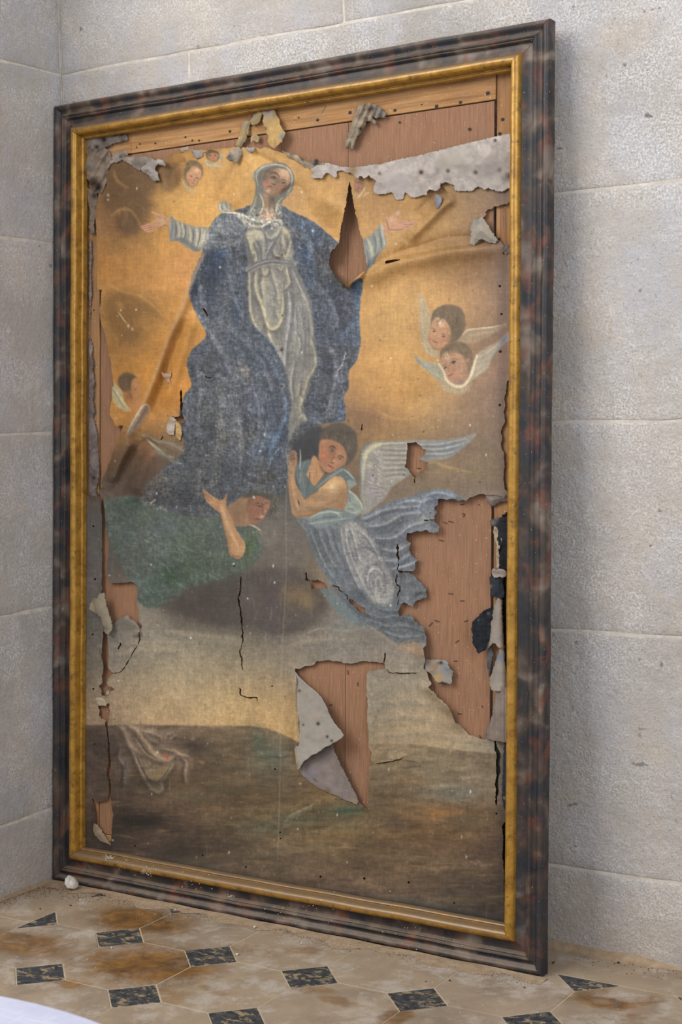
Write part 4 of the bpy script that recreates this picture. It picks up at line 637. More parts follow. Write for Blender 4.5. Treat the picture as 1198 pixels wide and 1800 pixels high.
def clip_poly(P, ax, val, keep_ge):
    out = []
    for i in range(len(P)):
        a, b = P[i-1], P[i]; fa = (a[ax]-val)*(1 if keep_ge else -1); fb = (b[ax]-val)*(1 if keep_ge else -1)
        if (fa >= 0) != (fb >= 0): t = fa/(fa-fb); out.append(tuple(np.asarray(a)+(np.asarray(b)-np.asarray(a))*t))
        if fb >= 0: out.append(tuple(b))
    return out
def shrink(P, g):
    P = [q for i, q in enumerate(P) if np.hypot(q[0]-P[i-1][0], q[1]-P[i-1][1]) > 1e-6]
    P = np.asarray(P, float); n = len(P); out = []
    for i in range(n):
        a, b, d = P[i-1], P[i], P[(i+1) % n]; e1 = (b-a)/np.linalg.norm(b-a); e2 = (d-b)/np.linalg.norm(d-b); n1 = V3((-e1[1], e1[0])); n2 = V3((-e2[1], e2[0])); out.append(b+(n1+n2)/(1+n1@n2)*g)
    return out
rt = random.Random(3); Ymax = A; Xmin = 0.
def lay_tile(name, P, mat):
    P = shrink(P, GR*.5+rt.uniform(0, .0006)); z = rt.uniform(-.0006, .0006)
    obj(name, prism_mesh(name, P, -.008, z, .0011), mat, floor)
for k in range(-1, 12):
    for r in range(-1, 9):
        cx, cy = k*A, -r*A
        dot = [(cx+Q, cy), (cx, cy+Q), (cx-Q, cy), (cx, cy-Q)]
        dot = clip_poly(clip_poly(dot, 0, Xmin, True), 1, Ymax, False)
        if len(dot) >= 3 and -.05 < cx < 2.6 and cy > -1.8: lay_tile('square_tile', dot, DARK)
        ox, oy = cx+A/2, cy-A/2
        oc = [(ox-A/2+Q, oy-A/2), (ox+A/2-Q, oy-A/2), (ox+A/2, oy-A/2+Q), (ox+A/2, oy+A/2-Q), (ox+A/2-Q, oy+A/2), (ox-A/2+Q, oy+A/2), (ox-A/2, oy+A/2-Q), (ox-A/2, oy-A/2+Q)]
        if k >= 0 and ox < 2.6 and oy > -1.8 and oy < Ymax: lay_tile('octagonal_tile', oc, TILE)
for a, b in ((-.17, .42), (.42, .98), (.98, 1.52), (1.52, 2.1), (2.1, 2.75)): lay_tile('border_slab', [(max(a, XL+.001), Ymax), (b, Ymax), (b, YB), (max(a, XL+.001), YB)], TILE)
for a, b in ((-1.8, -1.1), (-1.1, -.5), (-.5, -.02), (-.02, Ymax)): lay_tile('border_slab', [(XL+.001, a), (Xmin, a), (Xmin, b), (XL+.001, b)], TILE)
# ------------------------------------------------------------------ the framed painting, leaning on the back wall; local x across, z up, -y towards the viewer
P0 = V3((-.170471, .237959, .0015)); FE = V3((.9998278, -.0185555, 0)); FUP = V3((.001055, .0568489, .9983822)); FN = V3((-.0185255, -.9982103, .0568587))
FWD, FHT = 1.33567, 1.910155
painting = bpy.data.objects.new('framed_painting', None); COL.objects.link(painting); painting.empty_display_size = .2
painting.matrix_world = Matrix(((FE[0], -FN[0], FUP[0], P0[0]), (FE[1], -FN[1], FUP[1], P0[1]), (FE[2], -FN[2], FUP[2], P0[2]), (0, 0, 0, 1)))
tag(painting, 'large torn oil painting of ascending robed woman in marbled and gilt frame leaning on wall', 'painting')

def on_plane(u, v, d):
    """picture units and height above the frame's front plane -> local (x, y, z)"""
    u = np.asarray(u, float); v = np.asarray(v, float); d = np.broadcast_to(np.asarray(d, float), u.shape)
    D = CAM_F*FP + CAM_R*(u[..., None]-599) - CAM_U*(v[..., None]-900)
    k = ((P0-EYE)@FN + d)/(D@FN)
    X = EYE + D*k[..., None] - P0
    return np.stack([X@FE, -(X@FN), X@FUP], -1)

# --- moulding
OUTER = [(.0, -.030), (.0, -.0085), (.0012, -.0045), (.0036, -.0014), (.0068, -.0002), (.0102, -.0008), (.0135, -.0032), (.0155, -.0068), (.0185, -.0088), (.0225, -.0086), (.0255, -.0062), (.0268, -.0030), (.0290, -.0012), (.0316, -.0020), (.0326, -.0042), (.0338, -.0046), (.0356, -.0036), (.0376, -.0052), (.0384, -.0082), (.0405, -.0116), (.0450, -.0122), (.0520, -.0102), (.0575, -.0074), (.0612, -.0050), (.0625, -.0200), (.0625, -.0300)]
GILT = [(.0610, -.0060), (.0612, -.0005), (.0632, .0042), (.0666, .0074), (.0705, .0092), (.0746, .0092), (.0782, .0074), (.0806, .0040), (.0816, -.0010), (.0818, -.0085), (.0828, -.0120), (.0842, -.0122), (.0852, -.0106), (.0868, -.0098), (.0886, -.0106), (.0896, -.0128), (.0899, -.0150), (.0899, -.0252), (.0612, -.0252)]
rf = random.Random(8)
def rail_mesh(name, prof, side, n=46):
    """sweep a profile along one side, mitred at both ends"""
    Ln = FWD if side in 'bt' else FHT
    ph = [rf.uniform(0, 6) for _ in range(4)]; v = []; f = []; m = len(prof)
    for i in range(n+1):
        q = i/n
        for u, d in prof:
            a = u + .0005 + (Ln-2*u-.001)*q
            wv = (.0007*math.sin(a*7+ph[0]) + .00035*math.sin(a*31+ph[1]))*min(1, q*12, (1-q)*12)
            uu = u + wv; dd = d + .0005*math.sin(a*23+ph[2])*min(1, q*12, (1-q)*12)
            x, z = {'b': (a, uu), 't': (a, FHT-uu), 'l': (uu, a), 'r': (FWD-uu, a)}[side]
            v.append((x, -dd, z))
    for i in range(n):
        for j in range(m): a, b = i*m+j, i*m+(j+1) % m; f.append((a, b, b+m, a+m))
    f += [tuple(range(m)), tuple(n*m+j for j in range(m))]
    me = mesh(name, v, f); bm = bmesh.new(); bm.from_mesh(me); bmesh.ops.recalc_face_normals(bm, faces=bm.faces[:]); bm.to_mesh(me); bm.free()
    me.polygons.foreach_set('use_smooth', [True]*len(me.polygons))
    try: me.set_sharp_from_angle(angle=.75)
    except Exception: pass
    return me
MARBLE = Mat('marbled_paint', .5, .4); v = MARBLE.co
bl = MARBLE.noise(16, 2, .5, v, .5); b2 = MARBLE.noise(20, 3, .55, MARBLE.scaled(v, (1.1, 1, .9)), .4)
c = MARBLE.ramp(bl, [(.30, '1d1f26'), (.44, '302d2d'), (.54, '463931'), (.64, '655950'), (.78, '82776b')])
c = MARBLE.mix(MARBLE.ramp(b2, [(.52, 0.), (.66, .7)]), c, '6c3e2e')
c = MARBLE.mix(MARBLE.ramp(MARBLE.noise(17, 3, .5, MARBLE.scaled(v, (.9, 1, 1.2)), .3), [(.52, 0.), (.66, .8)]), c, '282a32')
c = MARBLE.mix(MARBLE.ramp(MARBLE.noise(90, 4, .7, MARBLE.scaled(v, (1, 1, .25))), [(.55, 0.), (.8, .3)]), c, '6b6054')
up = MARBLE.math('MULTIPLY', MARBLE.ramp(MARBLE.normal(2), [(.25, 0.), (.8, .75)]), MARBLE.ramp(MARBLE.noise(30, 5, .7, v), [(.3, .45), (.6, 1.)]))
c = MARBLE.mix(up, c, '7d6c5a'); c = MARBLE.mix(MARBLE.ramp(MARBLE.noise(330, 2, .5, v), [(.72, 0.), (.76, .9)]), c, 'c9c2b4'); MARBLE.color(c)
MARBLE.bump(MARBLE.noise(140, 4, .6, v), .2, .001)
def gilding(name, lo, hi, amount):
    GOLD = Mat(name, .36, .5); v = GOLD.co
    c = GOLD.ramp(GOLD.noise(30, 5, .65, v, .4), [(.25, '6f4c18'), (.45, '9c7228'), (.62, 'b08434'), (.8, 'be964a')])
    c = GOLD.mix(GOLD.ramp(GOLD.noise(75, 4, .7, v), [(.54, 0.), (.70, .8)]), c, '57401f')
    up = GOLD.math('MULTIPLY', GOLD.ramp(GOLD.normal(2), [(lo, 0.), (hi, amount)]), GOLD.ramp(GOLD.noise(45, 5, .7, v), [(.25, .6), (.55, 1.)]))
    c = GOLD.mix(up, c, '806b53'); c = GOLD.mix(GOLD.ramp(GOLD.noise(330, 2, .5, v), [(.71, 0.), (.75, .9)]), c, 'd5cbb8'); GOLD.color(c); GOLD.b.inputs['Metallic'].default_value = .25
    GOLD.bump(GOLD.noise(160, 4, .6, v), .2, .001)
    return GOLD
GOLD = gilding('old_gilding', .1, .5, .9); GOLD_DUSTY = gilding('dusty_gilding', -.75, -.05, .93)
for side, nm in (('b', 'frame_rail'), ('t', 'frame_rail'), ('l', 'frame_stile'), ('r', 'frame_stile')):
    o = obj(nm, rail_mesh(nm, OUTER, side), MARBLE, painting)
    obj('gilt_moulding', rail_mesh('gilt_moulding', GILT, side), GOLD_DUSTY if side == 'b' else GOLD, o)

# --- backing: red plywood sheet in a stretcher of four pale boards
def wood(name, cols, scale, rough=.8):
    m = Mat(name, rough, .25); v = m.co
    g = m.noise(1, 5, .65, m.scaled(v, scale), .25); g2 = m.noise(1, 3, .6, m.scaled(v, tuple(q*3.2 for q in scale)))
    c = m.ramp(m.math('ADD', m.math('MULTIPLY', g, .75), m.math('MULTIPLY', g2, .25)), [(.32, cols[0]), (.5, cols[1]), (.68, cols[2])])
    c = m.mix(m.ramp(m.noise(9, 4, .6, v), [(.45, 0.), (.75, .4)]), c, cols[3]); c = m.mix(m.ramp(m.noise(260, 2, .5, v), [(.70, 0.), (.74, .8)]), c, 'd8cdbd')
    m.color(c); m.bump(g2, .35, .001); return m
PLY = wood('plywood', ('73543f', '8d684f', '9d765c', '7b6152'), (330, 30, 14))
BRD = wood('pine_across', ('7f5a38', 'a67c50', 'b68f64', '8a7462'), (5, 20, 110)); BRU = wood('pine_upright', ('785538', '99714c', 'aa845c', '836e5c'), (110, 20, 5))
DB = -.0345      # face of the backing
obj('plywood_panel', box_mesh('plywood_panel', .1275, .8415, -DB, -DB+.004, .128, 1.771), PLY, painting)
obj('plywood_panel', box_mesh('plywood_panel', .8425, 1.1975, -DB+.0006, -DB+.0046, .128, 1.771), PLY, painting)
for x0, x1 in ((.1265, .222), (.2228, 1.2015)): obj('stretcher_board', box_mesh('stretcher_board', x0, x1, -DB-.0012, -DB+.011, 1.7738, FHT-.066, .0008), BRD, painting)
obj('stretcher_board', box_mesh('stretcher_board', .1265, 1.2015, -DB-.0008, -DB+.011, .066, .126, .0008), BRD, painting)
obj('stretcher_board', box_mesh('stretcher_board', .064, .1235, -DB-.001, -DB+.011, .066, FHT-.066, .0008), BRU, painting)
obj('stretcher_board', box_mesh('stretcher_board', 1.2045, FWD-.064, -DB-.001, -DB+.011, .066, FHT-.066, .0008), BRU, painting)
IRON = Mat('rusty_iron', .7, .4); IRON.color('2a2320')
def pix_bar(a, b, w=.0011, d=DB+.0006):
    A_, B_ = on_plane(V3((a[0], b[0])), V3((a[1], b[1])), d); t = (B_-A_)/np.linalg.norm(B_-A_); s = np.cross(t, (0, 1, 0))*w/2; h = V3((0, -.0008, 0))
    q = [A_-s, A_+s, B_+s, B_-s]; v = q + [(k*.6+((A_+B_)/2)*.4)+h if i in (9,) else k+h for i, k in enumerate(q)]
    return mesh('staple', v, [(0, 1, 2, 3), (4, 7, 6, 5), (0, 4, 5, 1), (1, 5, 6, 2), (2, 6, 7, 3), (3, 7, 4, 0)])
for a, b in (((808,887),(816,886)), ((812,902),(817,905)), ((814,909),(816,903)), ((778,917),(786,920)), ((788,916),(797,918)), ((771,949),(780,951)), ((787,1043),(796,1044)), ((808,1056),(816,1056)), ((763,1090),(772,1093)), ((753,1101),(760,1094)), ((815,1093),(822,1090)), ((800,1130),(806,1125)), ((797,1162),(804,1162)), ((611,1178),(612,1186)), ((628,1199),(629,1206)), ((578,1240),(584,1238)), ((804,1254),(811,1255)), ((840,887),(843,887)), ((733,823),(739,823)), ((846,1240),(848,1244)), ((566,199),(573,186)), ((846,1300),(842,1292))):
    obj('staple', pix_bar(a, b), IRON, painting)
for u, v_, r in ((338,247,3), (350,247,3), (404,231,4), (558,211,4), (525,207,2.4), (615,198,4.5), (767,187,4.5), (809,180,4), (857,164,5), (741,184,2), (825,227,3.6), (694,194,4), (883,210,4), (702,215,2.6), (878,235,4), (877,420,3), (246,253,2.6), (273,252,3), (240,259,2.4), (326,241,3), (163,360,2.4), (162,372,3), (165,545,2.2), (161,617,2.4), (163,745,2.4)):
    c3 = on_plane(V3(u), V3(v_), DB+.0012); th = np.arange(8)*math.pi/4; rr = r*.0011
    ring = [(c3[0]+rr*math.cos(t), c3[1]-.0004, c3[2]+rr*.8*math.sin(t)) for t in th]
    obj('nail_head', mesh('nail_head', ring+[(c3[0], c3[1]-.0012, c3[2])], [(i, (i+1) % 8, 8) for i in range(8)]), IRON, painting)
# ------------------------------------------------------------------ the torn canvas
DC = -.0262                                        # canvas plane, just under the gilt sight edge
HOLES = {
 'top': [(120,100),(930,60),(930,236),(898,236),(872,241),(823,253),(770,266),(735,275),(700,282),(670,289),(643,293),(617,296),(593,293),(573,288),(556,292),(545,297),(538,292),(528,288),(522,280),(514,274),(505,271),(495,268),(482,265),(474,261),(465,259),(457,262),(450,259),(443,264),(435,260),(427,258),(420,262),(413,257),(404,260),(393,261),(375,262),(355,264),(337,264),(320,264),(309,268),(298,272),(292,277),(287,280),(268,277),(240,275),(215,273),(204,276),(198,281),(188,286),(187,300),(185,320),(178,332),(173,343),(169,360),(167,377),(169,400),(170,420),(171,450),(171,480),(171,508),(179,510),(178,520),(175,540),(177,567),(182,580),(187,600),(190,620),(195,640),(197,660),(200,677),(196,685),(197,697),(194,712),(193,730),(199,738),(203,750),(210,748),(217,747),(213,757),(206,775),(200,793),(190,818),(180,843),(177,850),(179,856),(174,861),(176,872),(160,872),(120,873)],
 'tear': [(614,313),(611,333),(608,355),(603,383),(600,392),(598,403),(597,416),(595,427),(591,430),(588,437),(583,440),(580,447),(578,460),(579,468),(582,475),(592,488),(605,499),(610,497),(620,493),(628,487),(640,477),(645,468),(643,455),(640,443),(637,423),(633,410),(630,400),(627,384),(623,367),(620,350),(618,335)],
 'slot': [(676,461),(679,458),(687,457),(694,456),(706,456),(697,459),(690,461),(683,463),(677,464)],
 'right_high': [(930,340),(897,353),(891,359),(885,358),(877,362),(868,363),(866,367),(857,367),(853,373),(855,377),(848,382),(846,384),(852,393),(860,405),(872,422),(878,424),(884,431),(890,428),(897,433),(930,436)],
 'right_big': [(770,878),(777,877),(785,878),(795,877),(806,880),(812,878),(819,880),(826,874),(833,872),(840,868),(848,868),(855,870),(866,870),(880,872),(930,870),(930,1300),(898,1300),(871,1303),(860,1299),(850,1300),(841,1297),(833,1294),(823,1292),(818,1284),(806,1273),(800,1270),(796,1260),(792,1250),(785,1241),(777,1232),(768,1225),(762,1216),(755,1211),(750,1208),(756,1204),(760,1198),(757,1194),(754,1184),(750,1179),(744,1176),(746,1166),(747,1158),(744,1148),(743,1139),(749,1134),(748,1128),(749,1118),(745,1112),(744,1101),(736,1098),(729,1093),(724,1084),(720,1079),(712,1084),(706,1081),(702,1083),(700,1075),(704,1066),(705,1062),(709,1059),(716,1062),(725,1067),(730,1057),(738,1054),(742,1051),(751,1049),(748,1041),(750,1035),(744,1030),(740,1024),(733,1019),(727,1011),(720,1007),(712,1007),(699,1006),(700,1003),(712,1003),(727,1004),(730,994),(729,989),(735,984),(728,980),(722,975),(718,966),(721,955),(714,950),(715,942),(714,937),(724,937),(733,933),(741,934),(748,931),(755,935),(762,937),(771,935),(772,925),(766,920),(762,915),(746,915.6),(746,914),(763,912),(764,905),(767,900),(763,895),(764,891),(770,886)],
 'scrap_gap': [(745,1171),(752,1173),(760,1184),(766,1199),(758,1205),(755,1196),(750,1180)],
 'centre': [(518,1175),(526,1176),(533,1173),(537,1171),(545,1171),(553,1167),(556,1163),(560,1163),(568,1162),(577,1160),(584,1162),(593,1162),(605,1165),(617,1166),(628,1164),(637,1162),(647,1163),(655,1163),(666,1164),(675,1165),(676,1172),(675,1176),(665,1177),(655,1178),(647,1180),(644,1187),(644,1200),(643,1215),(645,1228),(646,1240),(645,1262),(647,1282),(647,1300),(648,1315),(653,1322),(652,1332),(652,1340),(648,1349),(649,1370),(647,1390),(647,1406),(646,1422),(640,1419),(634,1413),(622,1405),(603,1396),(580,1386),(558,1374),(544,1364),(535,1352),(531,1330),(527,1303),(524,1270),(523,1230),(521,1200)],
 'wing': [(714,778),(720,779),(729,777),(735,782),(741,785),(744,789),(748,790),(747,798),(743,801),(739,804),(737,807),(744,810),(751,814),(749,820),(743,826),(734,833),(729,840),(724,834),(719,830),(716,824),(711,820),(714,810),(715,800),(716,788)],
 'small': [(545,1019),(551,1020),(558,1019),(563,1022),(569,1024),(574,1029),(577,1034),(560,1034.5),(547,1035),(546,1027)],
 'lozenge': [(612,1053),(618,1053),(623,1058),(628,1062),(635,1066),(642,1069),(641,1075),(633,1077),(627,1072),(622,1065),(615,1059)],
 'left_slit': [(179,868),(181,876),(183,890),(184,910),(186,925),(187,940),(190,952),(191,965),(190,975),(188,986),(188,1003),(190,1012),(192,1022),(196,1026),(206,1025),(218,1024),(232,1023),(238,1027),(240,1031),(243,1038),(242,1047),(240,1056),(241,1063),(244,1072),(243,1083),(244,1090),(248,1097),(250,1101),(247,1106),(246,1112),(245,1104),(242,1098),(238,1092),(230,1088),(227,1085),(227,1080),(222,1081),(218,1085),(210,1086),(206,1090),(203,1094),(198,1096),(196,1110),(189,1114),(188,1119),(191,1133),(191,1147),(190,1173),(193,1178),(199,1183),(194,1188),(188,1199),(189,1205),(196,1208),(201,1210),(200,1214),(194,1215),(189,1214),(191,1222),(183,1224),(178,1221),(178,1213),(174,1206),(180,1200),(179,1188),(181,1178),(181,1170),(178,1151),(180,1135),(180,1123),(181,1113),(183,1100),(178,1050),(179,1020),(180,980),(179,950),(179,910),(178,890),(176,874)],
 'left_low': [(172,1241),(180,1238),(192,1236),(193,1248),(191,1262),(189,1275),(189,1280),(191,1300),(193,1311),(194,1330),(195,1345),(194,1365),(195,1385),(195,1409),(195,1414),(199,1428),(198,1440),(197,1449),(196,1470),(195,1487),(188,1476),(181,1464),(175,1456),(170,1447),(169,1436),(168,1428),(164,1412),(160,1399),(165,1406),(169,1411),(180,1410),(190,1406),(191,1390),(191,1374),(187,1362),(188,1352),(191,1338),(189,1320),(190,1310),(187,1281),(184,1274),(186,1266),(178,1262),(174,1257),(176,1250)],
 'robe_tear': [(318,682),(319,690),(320,700),(321,716),(320,727),(323,733),(324,740),(320,744),(313,741),(307,738),(302,735),(303,732),(312,733),(317,730),(317,716),(316,702)],
 'robe_cut': [(356,541),(362,546),(366,553),(364,556),(360,550)], 'robe_nick': [(360,660),(363,662),(367,663),(371,664),(366,665),(362,664)], 'gold_nick': [(283,772),(288,762),(286,770),(281,775)], 'neck_nick': [(352,650),(354,652),(352,655)],
 'right_edge': [(894,664),(890,672),(888,690),(886,702),(888,712),(885,722),(887,742),(883,752),(879,758),(882,770),(880,785),(885,796),(886,820),(884,840),(887,860),(893,866)],
 'right_low': [(869,1303),(874,1312),(878,1322),(880,1332),(877,1342),(879,1356),(875,1372),(876,1390),(873,1408),(872,1424),(870,1408),(871,1388),(869,1378),(873,1362),(871,1342),(873,1328),(869,1318)],
 'right_low2': [(893,1440),(885,1446),(882,1452),(884,1470),(883,1500),(885,1540),(886,1600),(893,1604)],
}
CRACKS = [(2.0, [(424,1008),(423,1020),(422,1033),(420,1040),(418,1053),(420,1073),(425,1087),(425,1105),(427,1127),(424,1140),(423,1153),(425,1170),(425,1187)]), (2.2, [(422,1208),(423,1222),(434,1225),(450,1227),(452,1233)]), (1.6, [(577,1031),(586,1030),(592,1032),(598,1040),(605,1044),(610,1046),(613,1055)]), (2.6, [(537.5,1006),(539,1020),(547,1021)]), (2., [(699.5,955),(699,975),(699.5,1003)]), (1.7, [(698,1007),(697,1020),(700,1030),(700,1070)]), (1.4, [(246,1110),(247,1122),(240,1135),(232,1150),(224,1168),(214,1180),(206,1183),(199,1183)]), (1.5, [(655,1344),(670,1341),(690,1338),(703,1335),(712,1328)]), (1.4, [(675,1172),(682,1182),(698,1184),(715,1184),(730,1184),(737,1180)]), (2.2, [(677,1146),(678,1154),(676,1165)]), (2., [(209,1130),(211,1135),(209,1141)]), (1.6, [(730,840),(728,850)]), (1.6, [(635,743),(634,757)])]
PITS = [(885,445,2.2),(878,503,2.4),(881,552,2.2),(879,618,2.6),(878,712,2.4),(432,1524,1.8),(563,1541,2.),(640,1544,2.2),(718,1551,2.),(798,1587,2.),(356,1503,1.7),(237,1487,1.7),(872,1430,1.7),(166,1308,1.6),(163,1115,1.7),(164,1211,1.8),(483,1352,1.6),(492,1463,1.6),(493,1474,1.5),(478,1206,1.6),(882,392,2.6),(166,868,2.),(164,925,1.8),(167,1018,2.)]
# folds: centre line, height in mm, half-width on the left of the stroke, half-width on the right (picture units)
FOLDS = [([(560,330),(606,420),(650,480)],9,70,60), ([(362,438),(338,490),(318,545),(296,600),(272,660),(250,712),(222,765),(192,830)],9,14,24), ([(330,560),(308,600),(296,640),(282,690),(262,735)],-9,10,12), ([(345,545),(330,585),(318,625),(300,680),(283,715)],7,14,14),
         ([(272,770),(240,800),(215,850),(195,875)],-6,12,14), ([(232,775),(212,810),(195,850)],7,9,12), ([(270,790),(250,830),(235,868)],4,12,14),
         ([(632,492),(660,478),(692,461),(740,450),(790,441),(850,436),(890,434)],11,8,22), ([(690,452),(745,440),(790,428),(850,425)],-7,14,9), ([(715,425),(745,395),(775,365),(800,345)],7,18,10), ([(735,380),(765,350),(782,332)],-6,12,12),
         ([(505,325),(530,358),(560,388),(590,412)],-9,24,22), ([(560,340),(600,372)],4,22,14), ([(432,270),(412,300),(392,340),(380,372)],-5,12,14), ([(455,285),(430,330),(405,365)],4,18,16), ([(446,268),(468,282),(490,290)],-4,7,9),
         ([(575,420),(585,470),(606,502)],9,16,3), ([(645,470),(628,492),(608,502)],5,3,10), ([(690,500),(730,600),(740,700)],2.5,50,50), ([(400,1180),(420,1100),(425,1010)],2,14,10), ([(800,1255),(772,1228),(752,1205)],7,10,3), ([(215,1085),(240,1100),(244,1120)],5,4,14), ([(180,1000),(178,1100),(182,1180)],2,5,6),
         ([(746,1170),(748,1130),(742,1100),(720,1080)],5,14,3), ([(700,960),(700,1060)],3,6,10), ([(740,1045),(725,1015)],4,14,5), ([(518,1180),(516,1250),(524,1330)],8,9,12), ([(330,285),(310,300),(300,330)],-4,12,12)]
OPEN = None
def opening(inset):
    a = on_plane(V3(0), V3(0), DC); pts = [(inset, inset), (FWD-inset, inset), (FWD-inset, FHT-inset), (inset, FHT-inset)]; out = []
    for x, z in pts:
        X = P0 + FE*x + FUP*z + FN*DC - EYE; k = X@CAM_F; out.append((599+FP*(X@CAM_R)/k, 900-FP*(X@CAM_U)/k))
    return out
def local_signed(X, Y, P, m):
    """signed distance inside a margin of the polygon, +m elsewhere"""
    P = np.asarray(P, float); out = np.full(X.shape, m, float)
    x0, x1, y0, y1 = P[:, 0].min()-m, P[:, 0].max()+m, P[:, 1].min()-m, P[:, 1].max()+m
    i = np.where((X[0] >= x0) & (X[0] <= x1))[0]; j = np.where((Y[:, 0] >= y0) & (Y[:, 0] <= y1))[0]
    if len(i) and len(j):
        sl = (slice(j[0], j[-1]+1), slice(i[0], i[-1]+1)); out[sl] = np.minimum(signed(X[sl].astype(np.float32), Y[sl].astype(np.float32), P), m)
    return out, None
def sheet(name, X, Y, sd, D, rgb, mat, parent, smooth=True):
    """gridded sheet cut along sd < 0, its border drawn onto the cut line; D is the height above the frame's front plane"""
    g = X[0, 1]-X[0, 0]
    gy, gx = np.gradient(sd, g); gl = np.sqrt(gx*gx+gy*gy)+1e-6
    cen = (sd[:-1, :-1]+sd[1:, :-1]+sd[:-1, 1:]+sd[1:, 1:])/4; keep = cen < 0
    idx = np.arange(sd.size).reshape(sd.shape)
    q = np.stack([idx[:-1, :-1], idx[1:, :-1], idx[1:, 1:], idx[:-1, 1:]], -1)[keep]
    edge = np.zeros(sd.shape, int)
    for a, b in ((0, 0), (1, 0), (0, 1), (1, 1)): edge[a:a+keep.shape[0], b:b+keep.shape[1]] += keep
    bd = (edge > 0) & (edge < 4); mv = np.where(bd, np.clip(sd, -.8*g, .8*g), 0)
    U = X - mv*gx/gl; W = Y - mv*gy/gl
    used = np.unique(q); re = np.zeros(sd.size, int); re[used] = np.arange(len(used)); q = re[q]
    co = on_plane(U.ravel()[used], W.ravel()[used], D.ravel()[used]); col = rgb.reshape(-1, 3)[used]
    me = bpy.data.meshes.new(name); nv, nf = len(used), len(q)
    me.vertices.add(nv); me.vertices.foreach_set('co', co.astype(np.float32).ravel()); me.loops.add(nf*4); me.loops.foreach_set('vertex_index', q.astype(np.int32).ravel())
    me.polygons.add(nf); me.polygons.foreach_set('loop_start', np.arange(0, nf*4, 4, dtype=np.int32)); me.update(calc_edges=True)
    me.polygons.foreach_set('use_smooth', np.full(nf, smooth))
    at = me.color_attributes.new('pigment', 'FLOAT_COLOR', 'POINT'); at.data.foreach_set('color', np.concatenate([lin(col), np.ones((nv, 1))], 1).astype(np.float32).ravel())
    return obj(name, me, mat, parent)
def sample(img, U, W):
    x = np.clip(U-PX0, 0, PW-1.01); y = np.clip(W-PY0, 0, PH-1.01); i = x.astype(int); j = y.astype(int); fx = (x-i)[..., None]; fy = (y-j)[..., None]
    return (img[j, i]*(1-fx)+img[j, i+1]*fx)*(1-fy) + (img[j+1, i]*(1-fx)+img[j+1, i+1]*fx)*fy
def fold_height(X, Y):
    H = np.zeros(X.shape, np.float32)
    for P, h, wl, wr in FOLDS:
        P = spline(P, False, 4); m = 3.*max(wl, wr)
        i = np.where((X[0] >= P[:, 0].min()-m) & (X[0] <= P[:, 0].max()+m))[0]; j = np.where((Y[:, 0] >= P[:, 1].min()-m) & (Y[:, 0] <= P[:, 1].max()+m))[0]
        if not len(i) or not len(j): continue
        sl = (slice(j[0], j[-1]+1, 1), slice(i[0], i[-1]+1, 1)); x = X[sl].astype(np.float32); y = Y[sl].astype(np.float32)
        best = np.full(x.shape, 1e9, np.float32); side = np.zeros(x.shape, np.float32); par = np.zeros(x.shape, np.float32)
        for k in range(len(P)-1):
            a, b = P[k], P[k+1]; dx, dy = b-a; L2 = dx*dx+dy*dy+1e-9; t = np.clip(((x-a[0])*dx+(y-a[1])*dy)/L2, 0, 1)
            ex, ey = x-a[0]-t*dx, y-a[1]-t*dy; d2 = ex*ex+ey*ey; w = d2 < best
            best = np.where(w, d2, best); side = np.where(w, dx*ey-dy*ex, side); par = np.where(w, (k+t)/(len(P)-1), par)
        wd = np.where(side > 0, wr, wl)       # screen-down y: positive cross = right of the stroke
        env = np.minimum(1, np.minimum(par, 1-par)*5+.15)
        H[sl] += h*.0017*np.exp(-best/(2*(wd*.62)**2))*env
    return H

CANVAS = Mat('oil_on_linen', .62, .3); CANVAS.color(CANVAS.attr('pigment'))
CANVAS.bump(CANVAS.math('ADD', CANVAS.noise(420, 2, .6, CANVAS.scaled(CANVAS.co, (1, 1, .12))), CANVAS.noise(420, 2, .6, CANVAS.scaled(CANVAS.co, (.12, 1, 1)))), .25, .0006)
G_ = 1.25
X, Y = np.meshgrid(np.arange(140, 905, G_), np.arange(225, 1650, G_))
pic = paint_picture()
sd, _ = local_signed(X, Y, opening(.0868), 40)
lift = np.zeros(X.shape)
rag = value_noise(X.shape[1], X.shape[0], 2.2, 41)*1.6 + value_noise(X.shape[1], X.shape[0], 6, 42)*1.4
LIFT = {'tear': 9, 'right_big': 4.5, 'centre': 2.5, 'top': 4, 'right_high': 5, 'left_slit': 2.5, 'left_low': 2, 'wing': 3, 'small': 2.5, 'lozenge': 3, 'robe_tear': 3}
lobes = np.clip(value_noise(X.shape[1], X.shape[0], 24, 43)*2+.75, .1, 1.6)
for k, Pg in HOLES.items():
    h, _ = local_signed(X, Y, Pg, 30); sd = np.maximum(sd, -(h + rag*(1 if k != 'slot' else .3)))
    if k in LIFT: lift = np.maximum(lift, LIFT[k]*.001*np.exp(-np.maximum(h, 0)/8)*lobes)
crook = value_noise(X.shape[1], X.shape[0], 5, 47)*1.6 + value_noise(X.shape[1], X.shape[0], 13, 48)
for wdt, Pg in CRACKS:
    P_ = np.asarray(Pg, float); x0, x1, y0, y1 = P_[:, 0].min()-12, P_[:, 0].max()+12, P_[:, 1].min()-12, P_[:, 1].max()+12
    i = np.where((X[0] >= x0) & (X[0] <= x1))[0]; j = np.where((Y[:, 0] >= y0) & (Y[:, 0] <= y1))[0]; sl = (slice(j[0], j[-1]+1), slice(i[0], i[-1]+1))
    d, t, _ = seg_dist((X[sl]+crook[sl]*2.6).astype(np.float32), (Y[sl]-crook[sl]*1.2).astype(np.float32), P_, False)
    sd[sl] = np.maximum(sd[sl], wdt*.5*np.sqrt(np.clip(1-(2*t-1)**4, 0, 1))+.25 - d + rag[sl]*.35); lift[sl] = np.maximum(lift[sl], .0016*np.exp(-d/5))
